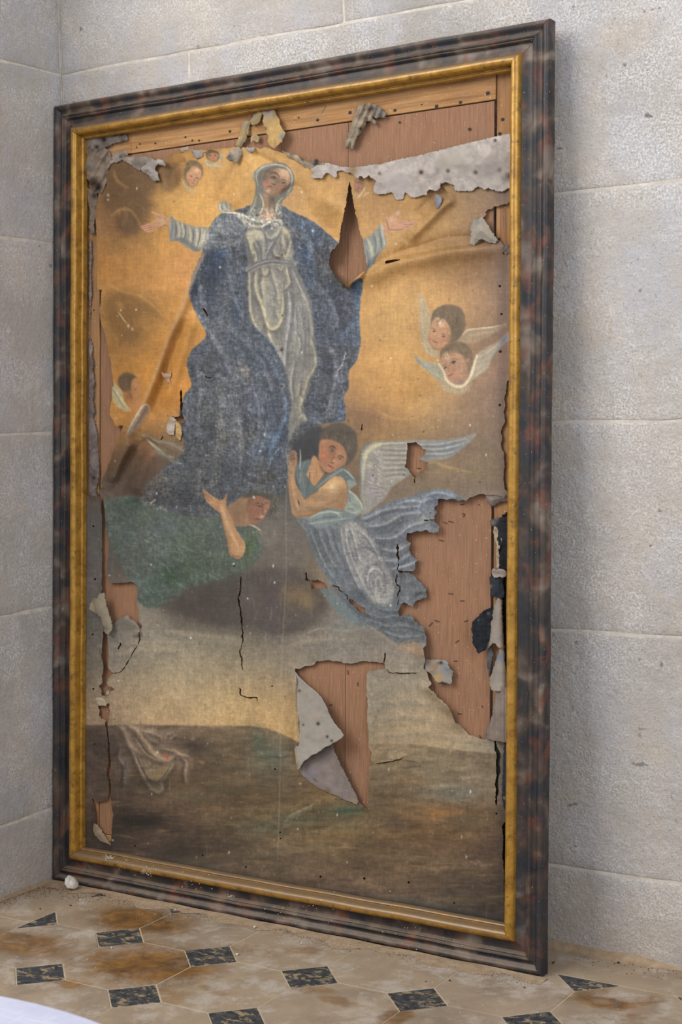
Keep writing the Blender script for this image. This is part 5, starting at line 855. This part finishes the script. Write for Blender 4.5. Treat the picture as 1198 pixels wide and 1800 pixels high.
for u, v_, r in PITS:
    i = np.where(abs(X[0]-u) < 8)[0]; j = np.where(abs(Y[:, 0]-v_) < 8)[0]; sl = (slice(j[0], j[-1]+1), slice(i[0], i[-1]+1))
    sd[sl] = np.maximum(sd[sl], r - np.hypot(X[sl]-u, Y[sl]-v_))
op, _ = local_signed(X, Y, opening(.0895), 40)
fade = np.clip(-op/14, 0, 1); fade = fade*fade*(3-2*fade)
bulge = value_noise(X.shape[1], X.shape[0], 110, 44)*.006 + value_noise(X.shape[1], X.shape[0], 36, 45)*.0016
D = DC + fade*(np.maximum(bulge + fold_height(X, Y), -.0065) + lift)
D = np.maximum(D, DB+.0016)
canvas = sheet('canvas', X, Y, sd, D, sample(pic, X, Y), CANVAS, painting)

# ------------------------------------------------------------------ curled, folded and hanging scraps: every one a sheet of its own
LINEN = Mat('canvas_reverse', .9, .12); LINEN.color(LINEN.attr('pigment')); LINEN.bump(LINEN.noise(500, 3, .6), .3, .0006)
sc_n = [100]
def scrap(P, col, height, stains=(), rag_k=1., step=1.2, mott=.16, smooth_outline=False, thick=.0009, name='torn_canvas_scrap', paint=None, crumple=1.):
    """outline in picture units; height(u, v, depth_inside) in metres above the frame's front plane"""
    sc_n[0] += 7; P = np.asarray(P, float); m = 6
    x, y = np.meshgrid(np.arange(P[:, 0].min()-m, P[:, 0].max()+m, step), np.arange(P[:, 1].min()-m, P[:, 1].max()+m, step))
    if smooth_outline: P = spline(P, True, 4)
    s0 = signed(x.astype(np.float32), y.astype(np.float32), P); w_, h_ = x.shape[1], x.shape[0]
    s = s0 + rag_k*(value_noise(w_, h_, 1.5, sc_n[0])*1.3 + np.abs(value_noise(w_, h_, 4.5, sc_n[0]+1))*4 - 1.0)
    n = value_noise(w_, h_, 3, sc_n[0]+2)*.6 + value_noise(w_, h_, 12, sc_n[0]+3) + value_noise(w_, h_, 1.1, sc_n[0]+4)*.5
    n2 = value_noise(w_, h_, 6, sc_n[0]+9); rgb = np.clip(hexc(col)[None, None]*(1+mott*.8*n+mott*.6*n2)[..., None], 0, 1)
    for u, v_, r, c in stains: rgb += (hexc(c)-rgb)*np.exp(-((x-u)**2+(y-v_)**2)/(r*r))[..., None]
    if paint is not None:
        f = np.clip(paint(x, y), 0, 1)[..., None]; rgb = rgb*(1-f) + sample(pic, x, y)*f
    c1 = .5-np.abs(value_noise(w_, h_, 14, sc_n[0]+5)); c2 = .5-np.abs(value_noise(w_, h_, 7, sc_n[0]+6)); c3 = value_noise(w_, h_, 3, sc_n[0]+8)
    hh = height(x, y, np.maximum(-s0, 0)*.45) + crumple*(c1*.009 + c2*.0026 + c3*.0006 - .005)
    o = sheet(name, x, y, s, np.maximum(hh, DB+.0018), rgb, LINEN, painting)
    md = o.modifiers.new('thickness', 'SOLIDIFY'); md.thickness = thick; md.offset = 0
    return o
def ramp_along(a, b, lo, hi, pw=1.):
    a, b = V3(a), V3(b); e = b-a; L2 = e@e
    return lambda x, y, q: lo + (hi-lo)*np.clip(((x-a[0])*e[0]+(y-a[1])*e[1])/L2, 0, 1)**pw
def roll(a, b, r0, r1, base):
    """half-round roll about the axis a->b"""
    a, b = V3(a), V3(b); e = (b-a)/np.linalg.norm(b-a); L = np.linalg.norm(b-a)
    def h(x, y, q):
        t = np.clip(((x-a[0])*e[0]+(y-a[1])*e[1])/L, 0, 1); s = (x-a[0])*e[1]-(y-a[1])*e[0]; r = r0+(r1-r0)*t
        return base + .0011*np.sqrt(np.clip(r*r-s*s, 0, None))
    return h
GREY = '8f857d'; PALE = '938c82'
# broad band folded down along the top right, showing its grey back
scrap([(545,298),(556,291),(573,287),(593,292),(617,295),(643,292),(670,288),(700,281),(735,274),(770,265),(823,252),(872,240),(899,235),(899,330),(893,330),(882,338),(870,335),(858,330),(850,333),(840,328),(833,331),(830,335),(815,336),(800,335),(797,325),(785,321),(773,322),(773,333),(762,335),(753,333),(748,343),(735,346),(722,347),(717,340),(712,339),(708,349),(701,352),(695,350),(692,343),(688,336),(683,339),(677,341),(668,342),(660,340),(655,333),(657,326),(662,318),(654,314),(648,308),(640,313),(634,309),(627,313),(619,304),(610,303),(600,299),(592,302),(591,311),(585,311),(580,306),(573,303),(566,313),(556,314),(546,311),(552,304)], 'a19891',
      lambda x, y, q: DC + .004 + .010*np.exp(-((y-(296-(x-640)*.225-np.clip(640-x, 0, 99)*.0)-22)/26.)**2) + .004*np.sin(x*.06)*.5,
      stains=[(620,300,10,'7a6a52'),(740,303,4,'3a302a'),(787,300,3.5,'3a302a'),(836,303,3.5,'3a302a'),(877,299,4,'4a4038'),(780,285,12,'93897c'),(667,305,3,'5c5048'),(870,247,2.6,'3a302a'),(640,320,14,'a59d9a'),(700,320,22,'a39b96'),(860,300,20,'8b837d'),(800,280,18,'9c958a'),(895,310,8,'5f5650')], crumple=.28, mott=.2)
# crumpled corner at top left
scrap([(149,262),(158,256),(170,262),(182,258),(192,266),(198,280),(190,300),(187,318),(180,338),(172,342),(162,330),(156,318),(149,308),(147,292),(150,276)], '77695d', lambda x, y, q: DC+.004+.010*np.clip(q/14, 0, 1)+.003*np.sin(x*.33+y*.2), stains=[(165,322,8,'3a2f2b'),(172,330,5,'2d2624'),(176,296,10,'857567'),(160,290,9,'7f756a')], mott=.4)
scrap([(152,240),(170,236),(190,232),(200,240),(222,236),(226,246),(205,250),(190,258),(176,262),(160,268),(150,258)], '6d655f', lambda x, y, q: DC+.001+.005*np.clip(q/6, 0, 1), stains=[(183,246,4,'1f1c1c'),(170,258,4,'221e1d'),(165,248,8,'857d77'),(215,238,6,'55504d')], mott=.4)
scrap([(152,330),(168,338),(172,350),(168,372),(164,395),(166,410),(160,412),(156,396),(158,370),(154,350)], '75685c', lambda x, y, q: DC+.001+.003*np.clip(q/5, 0, 1), stains=[(166,344,5,'3a302c')], mott=.35)
# folded-over ribbon beside it
scrap([(196,276),(206,268),(222,264),(224,272),(215,277),(240,275),(262,276),(268,279),(258,286),(247,294),(245,300),(236,294),(226,287),(214,281),(206,285),(196,287),(190,286)], '857a70', lambda x, y, q: DC+.004+.008*np.clip(q/7, 0, 1), stains=[(206,273,5,'8d8782'),(212,276,3,'4a4340')], mott=.25)
scrap([(246,296),(256,286),(267,278),(272,281),(278,280),(287,281),(291,291),(285,291),(279,289),(274,292),(273,298),(277,305),(281,318),(272,319),(264,312),(262,308),(252,304)], '847d78', lambda x, y, q: DC+.007+.010*np.clip(q/6, 0, 1)+.004*(x-262)/20, stains=[(280,284,5,'a39d98'),(263,300,7,'8f8985'),(273,313,5,'8d8478')], mott=.22)
# rags along the top
scrap([(316,262),(330,258),(334,262),(354,263),(362,266),(372,263),(382,262),(392,266),(398,262),(410,259),(420,258),(426,264),(424,272),(418,284),(412,288),(409,281),(403,282),(398,278),(399,270),(392,272),(388,270),(372,266),(356,268),(355,276),(346,279),(340,272),(336,266),(326,270),(318,268)], '8d8277', lambda x, y, q: DC+.003+.008*np.clip(q/6, 0, 1), stains=[(403,275,5,'57524f'),(348,272,6,'8f8b8a'),(416,272,6,'9a8d7a')], mott=.3)
scrap([(413,256),(418,246),(422,234),(424,222),(427,214),(434,212),(440,214),(438,224),(436,236),(432,246),(427,252),(424,260)], '9a8460', lambda x, y, q: DC+.002+.012*np.clip(q/6, 0, 1), stains=[(432,220,6,'8a8378'),(425,250,5,'857a6c')], mott=.22)
scrap([(439,214),(446,201),(452,196),(460,196),(459,206),(456,214),(452,219),(444,220)], '93815f', lambda x, y, q: DC+.004+.006*np.clip(q/5, 0, 1), stains=[(444,208,5,'857d73')], mott=.22)
scrap([(460,195),(470,192),(481,193),(485,202),(490,210),(492,220),(497,228),(501,234),(497,244),(495,250),(488,256),(482,262),(474,256),(470,247),(472,240),(468,234),(464,224),(462,212),(463,204)], 'ab8d5c', lambda x, y, q: DC+.004+.014*np.clip((y-195)/60, 0, 1)+.004*np.clip(q/5, 0, 1), stains=[(470,198,14,'857b73'),(496,240,6,'76777c'),(466,226,4,'5f5348')], mott=.15)
scrap([(432,258),(438,260),(446,258),(448,264),(440,268),(434,265)], '9a8f88', lambda x, y, q: DC+.008+.004*np.clip(q/3, 0, 1), mott=.2)
scrap([(440,240),(448,236),(454,240),(456,248),(450,250),(446,247),(441,250)], 'a08c68', lambda x, y, q: DC+.002, mott=.25)
scrap([(496,266),(506,268),(514,272),(520,272),(526,276),(532,282),(546,284),(556,280),(566,286),(571,289),(560,292),(550,290),(556,296),(546,298),(536,296),(528,288),(518,282),(506,276)], '8a7c6c', lambda x, y, q: DC+.004+.007*np.clip(q/5, 0, 1)+.003*np.sin(x*.3), stains=[(532,279,4,'4a3a32'),(556,284,5,'3b322d'),(520,275,5,'a8977c')], mott=.4)
# twisted rag on the plywood
scrap([(630,185),(640,182),(652,182),(664,186),(671,192),(678,201),(676,206),(668,206),(660,208),(652,204),(648,197),(644,196),(656,208),(661,216),(658,219),(650,214),(646,211),(643,216),(638,228),(634,235),(628,240),(624,250),(623,258),(620,262),(616,258),(612,261),(607,260),(607,248),(612,242),(613,230),(618,218),(621,205),(625,194)], '857867', lambda x, y, q: DC+.003+.011*np.clip(q/6, 0, 1)+.003*np.sin((x+y*.4)*.55), stains=[(654,191,4,'38322e'),(668,198,10,'78736f'),(633,226,3,'3a322c'),(614,250,6,'948a78'),(625,215,5,'9a8f7a')], mott=.25)
# small curl right of the woman, right corner flap
scrap([(765,346),(769,343),(773,346),(776,352),(775,361),(770,368),(766,364),(764,356)], '76757a', lambda x, y, q: D0(x, y)+.004+.006*np.clip(q/4, 0, 1), smooth_outline=True) if False else None
scrap([(832,385),(838,387),(847,382),(857,396),(866,410),(874,423),(870,428),(865,426),(860,427),(855,424),(850,420),(843,421),(837,425),(833,433),(829,431),(825,428),(828,415),(827,400)], '8f877c', lambda x, y, q: DC+.008+.012*np.clip((430-y)/45, 0, 1)*0+.012*np.clip(q/8, 0, 1), stains=[(838,390,5,'7a7874'),(850,405,8,'978d80')], crumple=.28, mott=.14)
scrap([(866,432),(874,426),(882,430),(888,427),(895,430),(895,444),(889,448),(882,442),(876,440)], '6f655f', lambda x, y, q: DC+.002+.004*np.clip(q/4, 0, 1), stains=[(881,432,3,'2b2522'),(887,440,4,'5c5652')], mott=.35)
# centre: two flaps folded out of the triangular tear
scrap([(527,1357),(530,1345),(540,1331),(560,1318),(583,1309),(588,1324),(594,1337),(607,1362),(616,1380),(624,1395),(630,1409),(627,1415),(616,1410),(604,1405),(592,1400),(580,1395),(568,1390),(558,1384),(546,1376),(538,1369)], '7d736e',
      lambda x, y, q: DC+.0035+.012*np.exp(-np.clip(((x-582)*.8-(y-1310)*.42+ 0)*-1, 0, 99)/9)*np.clip((1415-y)/70, .15, 1)+.0015*np.clip(q/5, 0, 1), stains=[(575,1392,6,'6a5848'),(620,1408,8,'8a7a68'),(545,1362,12,'7a7378')], crumple=.28, mott=.12)
scrap([(517,1178),(521,1184),(527,1192),(533,1197),(541,1205),(550,1212),(558,1219),(565,1227),(570,1236),(575,1246),(580,1259),(586,1269),(592,1277),(598,1283),(604,1293),(598,1299),(593,1303),(586,1306),(578,1311),(570,1314),(563,1320),(555,1325),(547,1328),(540,1334),(533,1339),(528,1347),(525,1356),(523,1340),(520,1322),(518,1304),(516,1280),(515,1257),(514,1230),(514,1207)], '918b82',
      lambda x, y, q: DC+.006+.028*np.clip((x-516-np.clip(1290-y, 0, 120)*.02)/85, 0, 1)**1.1+.010*np.clip((y-1270)/70, 0, 1)+.003*np.exp(-((x-517)/6)**2), stains=[(559,1272,3,'2a2522'),(526,1214,2.4,'4a423c'),(575,1295,2.5,'3a332e'),(583,1302,2.2,'35302b'),(552,1258,9,'9c9184'),(533,1274,2,'55493f'),(540,1295,6,'8a7f72')], crumple=.28, rag_k=.5, mott=.08, paint=lambda x, y: np.clip((520+(y-1230)*.02-x)/6+np.clip((y-1290)/30, 0, 1)*.0, 0, 1)*.8)
scrap([(514,1290),(520,1296),(524,1310),(526,1330),(527,1350),(523,1354),(520,1338),(517,1312)], 'ab9670', lambda x, y, q: DC+.012, crumple=.28, rag_k=.3)
# piece by the foot, scraps down the right side
scrap([(746,1160),(752,1159),(758,1160),(772,1160),(785,1162),(788,1171),(791,1177),(796,1181),(794,1192),(793,1203),(785,1200),(777,1198),(768,1200),(762,1192),(758,1184),(750,1180),(745,1176)], '857f78', lambda x, y, q: DC+.001+.005*np.clip((x-750)/40, 0, 1), stains=[(762,1172,8,'8d765c'),(770,1190,7,'ab8a58'),(785,1175,9,'7d8084'),(775,1165,2.5,'35302b')], mott=.15)
scrap([(854,872),(862,870),(876,869),(892,865),(892,880),(882,882),(872,886),(866,890),(858,884),(855,878)], '6a615c', lambda x, y, q: DC+.002+.007*np.clip(q/5, 0, 1), stains=[(880,870,3.4,'1c1a1a'),(862,878,5,'85796e')], mott=.25)
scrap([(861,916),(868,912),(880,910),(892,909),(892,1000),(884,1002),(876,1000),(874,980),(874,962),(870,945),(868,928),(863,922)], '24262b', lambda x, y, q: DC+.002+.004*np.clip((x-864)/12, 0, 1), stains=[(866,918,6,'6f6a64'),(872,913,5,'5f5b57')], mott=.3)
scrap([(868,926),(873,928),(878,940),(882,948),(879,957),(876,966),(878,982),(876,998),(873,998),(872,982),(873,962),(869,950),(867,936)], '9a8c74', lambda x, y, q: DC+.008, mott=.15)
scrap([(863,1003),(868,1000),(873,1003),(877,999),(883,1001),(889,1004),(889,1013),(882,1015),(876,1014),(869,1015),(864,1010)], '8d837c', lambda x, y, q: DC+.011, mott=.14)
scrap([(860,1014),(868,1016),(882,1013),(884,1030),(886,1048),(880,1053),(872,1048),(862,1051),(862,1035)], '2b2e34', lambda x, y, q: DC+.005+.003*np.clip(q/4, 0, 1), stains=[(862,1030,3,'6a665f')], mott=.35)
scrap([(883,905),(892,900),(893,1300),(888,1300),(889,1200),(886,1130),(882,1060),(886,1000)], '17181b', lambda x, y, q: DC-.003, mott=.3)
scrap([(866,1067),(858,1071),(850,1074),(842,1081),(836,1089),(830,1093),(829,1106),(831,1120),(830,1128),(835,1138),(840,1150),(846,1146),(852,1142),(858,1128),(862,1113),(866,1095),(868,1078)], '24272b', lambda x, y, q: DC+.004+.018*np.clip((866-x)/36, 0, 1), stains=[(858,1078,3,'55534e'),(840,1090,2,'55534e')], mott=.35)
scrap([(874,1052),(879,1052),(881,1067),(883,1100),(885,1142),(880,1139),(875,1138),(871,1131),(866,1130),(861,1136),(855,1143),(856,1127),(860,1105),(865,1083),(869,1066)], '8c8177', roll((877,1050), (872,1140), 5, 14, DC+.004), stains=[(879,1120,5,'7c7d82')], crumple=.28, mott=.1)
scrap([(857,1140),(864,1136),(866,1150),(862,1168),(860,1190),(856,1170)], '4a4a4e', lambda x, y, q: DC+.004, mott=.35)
scrap([(879,1139),(885,1143),(887,1165),(890,1190),(892,1212),(880,1214),(869,1215),(864,1212),(860,1204),(862,1192),(868,1172),(874,1154)], '8d857b', roll((882,1140), (876,1216), 5, 17, DC+.003), stains=[(880,1155,9,'6f7680'),(876,1190,8,'868078')], crumple=.28, mott=.1)
scrap([(872,1212),(879,1207),(886,1206),(893,1213),(899,1221),(902,1233),(904,1244),(899,1252),(898,1275),(898,1299),(889,1304),(879,1304),(865,1301),(850,1296),(857,1280),(862,1268),(865,1258),(868,1240)], '7c7068', lambda x, y, q: DC+.004+.020*np.clip((x-856)/30, 0, 1)+.002*np.sin(x*.6), stains=[(885,1240,10,'857a70'),(872,1290,8,'86796c')], crumple=.28, mott=.16)
# left: rolled tongue, loose strip edge
scrap([(156,1070),(160,1058),(163,1052),(170,1052),(176,1043),(183,1043),(185,1056),(188,1068),(192,1080),(196,1094),(198,1102),(195,1109),(190,1115),(184,1112),(182,1104),(180,1094),(177,1085),(172,1081),(164,1076)], '8d8371', roll((176,1040), (190,1116), 16, 12, DC+.004), stains=[(185,1105,6,'6f675f'),(165,1064,7,'978c7a')], crumple=.28, mott=.1)
scrap([(172,1240),(168,1228),(176,1222),(186,1224),(191,1236),(186,1240)], 'a39680', lambda x, y, q: DC+.001+.003*np.clip(q/4, 0, 1), mott=.12)
scrap([(186,1216),(192,1212),(193,1220),(188,1222)], '9a8d78', lambda x, y, q: DC+.004, mott=.12)
scrap([(165,1448),(171,1450),(178,1460),(186,1472),(194,1486),(186,1482),(176,1478),(168,1470),(164,1458)], '8b7a66', lambda x, y, q: DC+.001+.004*np.clip(q/4, 0, 1), mott=.15)
# shreds left on the stretcher at the left edge
scrap([(157,425),(160,420),(162,450),(159,480),(161,510),(159,545),(157,560)], '6f6560', lambda x, y, q: DC-.001+.002*np.clip(q/3, 0, 1), mott=.3, rag_k=1.2)
scrap([(157,590),(160,598),(163,612),(161,622),(164,640),(162,652),(166,664),(165,690),(163,705),(166,722),(164,735),(168,748),(171,770),(173,795),(174,830),(172,850),(169,858),(168,866),(171,870),(169,880),(157,882)], '6b625f', lambda x, y, q: DC-.001+.002*np.clip(q/3, 0, 1), stains=[(158,618,6,'8a837c'),(162,660,6,'857a70'),(165,840,3,'2b2624')], mott=.3, rag_k=1.)
scrap([(297,735),(303,733),(309,739),(308,752),(305,764),(298,764),(292,760),(294,746)], '9a8d82', lambda x, y, q: DC+.006+.004*np.clip(q/4, 0, 1), mott=.2)
scrap([(308,742),(318,745),(319,764),(316,776),(310,768)], 'a88a5c', lambda x, y, q: DC+.006, mott=.2)
scrap([(284,655),(292,657),(300,655),(302,661),(298,666),(298,673),(294,671),(290,666),(286,662)], '9c8068', lambda x, y, q: DC+.012+.004*np.clip(q/3, 0, 1), mott=.2)
scrap([(765,344),(770,342),(774,346),(776,354),(774,362),(769,368),(766,364),(764,356)], '74747a', lambda x, y, q: DC+.010+.005*np.clip(q/4, 0, 1), mott=.2)
scrap([(868,1302),(893,1300),(893,1612),(882,1612),(880,1500),(880,1440),(868,1432)], '25241f', lambda x, y, q: DB+.002, mott=.4, crumple=.1)  # dark sheet laid over the board, its colour stands for shade in the gaps
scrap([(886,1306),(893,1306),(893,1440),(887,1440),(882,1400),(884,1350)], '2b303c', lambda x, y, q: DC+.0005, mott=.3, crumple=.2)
# ------------------------------------------------------------------ loose things: block in the corner of the view, plaster crumbs, dust
ri = random.Random(21)
PALEST = Mat('pale_scratched_stone', .55, .4); v = PALEST.co
c = PALEST.ramp(PALEST.noise(6, 4, .6, v), [(.3, 'bfc2dc'), (.55, 'ced0e6'), (.75, 'dcdcec')])
for sc in ((3, 70, 1), (60, 9, 1)): c = PALEST.mix(PALEST.ramp(PALEST.noise(2.2, 4, .7, PALEST.scaled(v, sc), .3), [(.56, 0.), (.7, .6)]), c, 'eeeef6')
c = PALEST.mix(PALEST.ramp(PALEST.noise(14, 4, .6, v), [(.58, 0.), (.75, .35)]), c, '9fa4c8'); PALEST.color(c); PALEST.bump(PALEST.noise(30, 5, .7, v), .3, .002)
def drum(name, r, h, n=96):
    prof = [(r*.93, 0), (r*.93, h*.12), (r*.90, h*.14), (r*.90, h*.80), (r*.95, h*.84), (r*.995, h*.9), (r, h-.012), (r-.003, h-.004), (r-.010, h), (r*.5, h+.0005), (.001, h)]
    vv = [(p*math.cos(2*math.pi*i/n), p*math.sin(2*math.pi*i/n), z) for i in range(n) for p, z in prof]; m = len(prof)
    ff = [(i*m+j, ((i+1) % n)*m+j, ((i+1) % n)*m+j+1, i*m+j+1) for i in range(n) for j in range(m-1)]
    return mesh(name, vv, ff, True)
d_ = obj('stone_pedestal', drum('stone_pedestal', .62, .42), PALEST, None, (1.128, -1.778, .0006)); tag(d_, 'pale bluish-white scratched round stone top at bottom left corner of view', 'pedestal')

def lump(name, r, seed, flat=.7):
    q = random.Random(seed); bm = bmesh.new(); bmesh.ops.create_icosphere(bm, subdivisions=2 if r > .008 else 1, radius=r)
    ax = [Vector((q.gauss(0, 1), q.gauss(0, 1), q.gauss(0, 1))).normalized() for _ in range(7)]
    for vt in bm.verts:
        p = vt.co.copy()
        for a in ax:
            e = p.dot(a) - r*q.uniform(.35, .65)
            if e > 0: p -= a*e
        vt.co = p*(1+q.uniform(-.03, .03)); vt.co.z *= flat
    zm = min(vt.co.z for vt in bm.verts)
    for vt in bm.verts: vt.co.z -= zm
    m = bpy.data.meshes.new(name); bm.to_mesh(m); bm.free(); return m
PLASTER = Mat('white_plaster', .9, .15); PLASTER.color(PLASTER.ramp(PLASTER.noise(90, 4, .6), [(.3, 'bdb6ad'), (.7, 'd8d4cc')]))
RUBBLE = Mat('brown_rubble', .95, .1); RUBBLE.color(RUBBLE.ramp(RUBBLE.rnd(), [(.2, '2b2320'), (.55, '5a3a2a'), (.9, '6d4a38')]))
def at_floor(u, v_, z=0.):
    D_ = CAM_F*FP + CAM_R*(u-599) - CAM_U*(v_-900); k = (z-EYE[2])/D_[2]; return EYE + D_*k
p = at_floor(127, 1563); o = obj('plaster_chunk', lump('plaster_chunk', .021, 5, .95), PLASTER, None, (p[0], p[1]-.004, .0006), (0, 0, .6)); tag(o, 'largest white plaster chunk beside the lower left frame corner', 'plaster chunk')
for u, v_, r, lab in ((416,1679,.0050,'white plaster crumb lying on a black floor square'), (308,1602,.0045,'white crumb at the foot of the frame, above the brown stained tile'), (447,1632,.0042,'small white crumb near the middle of the frame foot'), (141,1584,.0034,'tiny white crumb just right of the large plaster chunk'), (196,1668,.0030,'tiny white crumb on the orange stained tile'), (530,1660,.0032,'tiny white crumb on the cream tile, middle of the floor'), (594,1663,.0032,'tiny white crumb under the frame, right of middle')):
    p = at_floor(u, v_); o = obj('plaster_crumb', lump('plaster_crumb', r, int(u), .8), PLASTER, None, (p[0], p[1], .0006), (0, 0, ri.uniform(0, 6))); tag(o, lab, 'crumb', 'plaster crumbs on the floor')
for u, v_, r, lab in ((748,1726,.0032,'red-brown crumb on cream tile, left of the two beside the black square'), (790,1725,.0034,'red-brown crumb on cream tile in front of the frame, right of another'), (972,1694,.0045,'brown crumb beside the lower right frame corner'), (1086,1694,.0045,'dark crumb at the foot of the wall, right of the frame'), (921,1737,.0030,'brown crumb on tile just below the lower right frame corner'), (124,1593,.0032,'dark crumb on the floor below the large plaster chunk'), (71,1598,.0032,'dark crumb on border slab near the left wall')):
    p = at_floor(u, v_); o = obj('rubble_crumb', lump('rubble_crumb', r, int(u), .6), RUBBLE, None, (p[0], p[1], .0006), (0, 0, ri.uniform(0, 6))); tag(o, lab, 'crumb', 'brown crumbs on the floor')
def foot(t, off): q = P0 + FE*t*FWD + FN*off; return q[0], q[1]
pts = []
def put(x, y, r, k):
    if XL+.003 < x and y < YB-.004 and ((V3((x, y, 0))-P0)@FN > .009 or x > 1.19): pts.append((x, y, r, k))
for _ in range(1500): x, y = foot(ri.uniform(-.02, 1.0), abs(ri.gauss(0, .018))+.0095); put(x, y, ri.uniform(.0005, .0014), 0)
for _ in range(500): put(XL+.004+abs(ri.gauss(0, .03)), ri.uniform(-.25, .25), ri.uniform(.0006, .0018), 0)
for _ in range(700): x, y = foot(ri.uniform(-.02, .22), abs(ri.gauss(0, .05))+.004); put(x, y, ri.uniform(.0006, .0016), 0)
for _ in range(300): put(1.16+ri.uniform(0, .9), YB-.006-abs(ri.gauss(0, .03)), ri.uniform(.0006, .0022), 0)
for _ in range(420): x, y = foot(ri.uniform(0, 1.0), abs(ri.gauss(0, .05))+.004); put(x, y, ri.uniform(.0005, .0013), 1)
for _ in range(300): put(ri.uniform(-.16, 1.9), ri.uniform(-.5, .3), ri.uniform(.0005, .0013), 1)
vv, ff, mi = [], [], []
for x, y, r, kd in pts:
    b = len(vv); a0 = ri.uniform(0, 6)
    for k in range(4): a = a0+k*1.571; vv.append((x+r*math.cos(a)*ri.uniform(.6, 1.2), y+r*math.sin(a)*ri.uniform(.6, 1.2), .0004))
    vv.append((x, y, r*ri.uniform(.6, 1.1)+.0004)); ff += [(b+k, b+(k+1) % 4, b+4) for k in range(4)]; mi += [kd]*4
me = mesh('grit', vv, ff); me.materials.append(RUBBLE.m); me.materials.append(PLASTER.m); me.polygons.foreach_set('material_index', mi)
o = obj('grit', me); o['kind'] = 'stuff'; tag(o, 'brown grit and white plaster specks strewn over tiles and along the frame foot', 'debris')
# soft fillets of dust where walls meet the floor
DUST = Mat('settled_dust', .97, .05); DUST.color(DUST.ramp(DUST.noise(45, 5, .7, DUST.pos()), [(.3, '8a765f'), (.55, 'a08b73'), (.75, 'ad9a84')])); DUST.bump(DUST.noise(90, 5, .7, DUST.pos()), .6, .003)
def fillet(name, a, b, nrm, wmax):
    wmax *= .6; n = 60; vv, ff = [], []
    for i in range(n+1):
        t = i/n; x, y = a[0]+(b[0]-a[0])*t, a[1]+(b[1]-a[1])*t; k = wmax*(.55+.3*math.sin(t*19)+.15*math.sin(t*47+1))
        for s, z in ((0, .7*k), (.12*k, .42*k), (.35*k, .18*k), (.7*k, .05*k), (1.05*k, .0003)): vv.append((x+nrm[0]*s, y+nrm[1]*s, z))
    for i in range(n):
        for j in range(4): q = i*5+j; ff.append((q, q+1, q+6, q+5))
    o = obj(name, mesh(name, vv, ff, True), DUST, floor); o['kind'] = 'stuff'; return o
def floor_dust():
    n, q = 150, 6; vv, ff = [], []
    for i in range(n+1):
        t = -.02+1.03*i/n; wd = .034+.012*math.sin(t*31)+.008*math.sin(t*77+1)
        for j in range(q+1):
            x, y = foot(t, -.0012+wd*j/q*1.1); vv.append((x, y, .0003+.0034*(1-j/q)**1.5*(.8+.2*math.sin(t*50+j))))
    for i in range(n):
        for j in range(q): a = i*(q+1)+j; ff.append((a, a+1, a+q+2, a+q+1))
    o = obj('dust_drift', mesh('dust_drift', vv, ff, True), DUST, floor); o['kind'] = 'stuff'
floor_dust()
fillet('dust_drift', (1.10, YB+.0005), (2.6, YB+.0005), (0, -1), .045)
fillet('dust_drift', (XL-.0005, YB-.16), (XL-.0005, -1.6), (1, 0), .03)
# plaster powder fallen on the lower gilt moulding
vv, ff = [], []
for u, v_, n, sg in ((190,1508,70,5), (258,1530,80,7), (222,1520,14,9), (405,1576,16,3), (330,1548,20,20), (520,1592,20,40), (700,1640,20,60)):
    for _ in range(n):
        c = on_plane(V3(u+ri.gauss(0, sg)), V3(v_+ri.gauss(0, sg*.45)+ri.gauss(0, 1.)), ri.uniform(.006, .0105)); r = ri.uniform(.0006, .0017); b = len(vv); a0 = ri.uniform(0, 6)
        for k in range(4): a = a0+k*1.571; vv.append((c[0]+r*math.cos(a), c[1]+.0006, c[2]+r*.8*math.sin(a)))
        vv.append((c[0], c[1]-r*.7, c[2])); ff += [(b+k, b+(k+1) % 4, b+4) for k in range(4)]
o = obj('plaster_powder', mesh('plaster_powder', vv, ff), PLASTER, painting); o['kind'] = 'stuff'
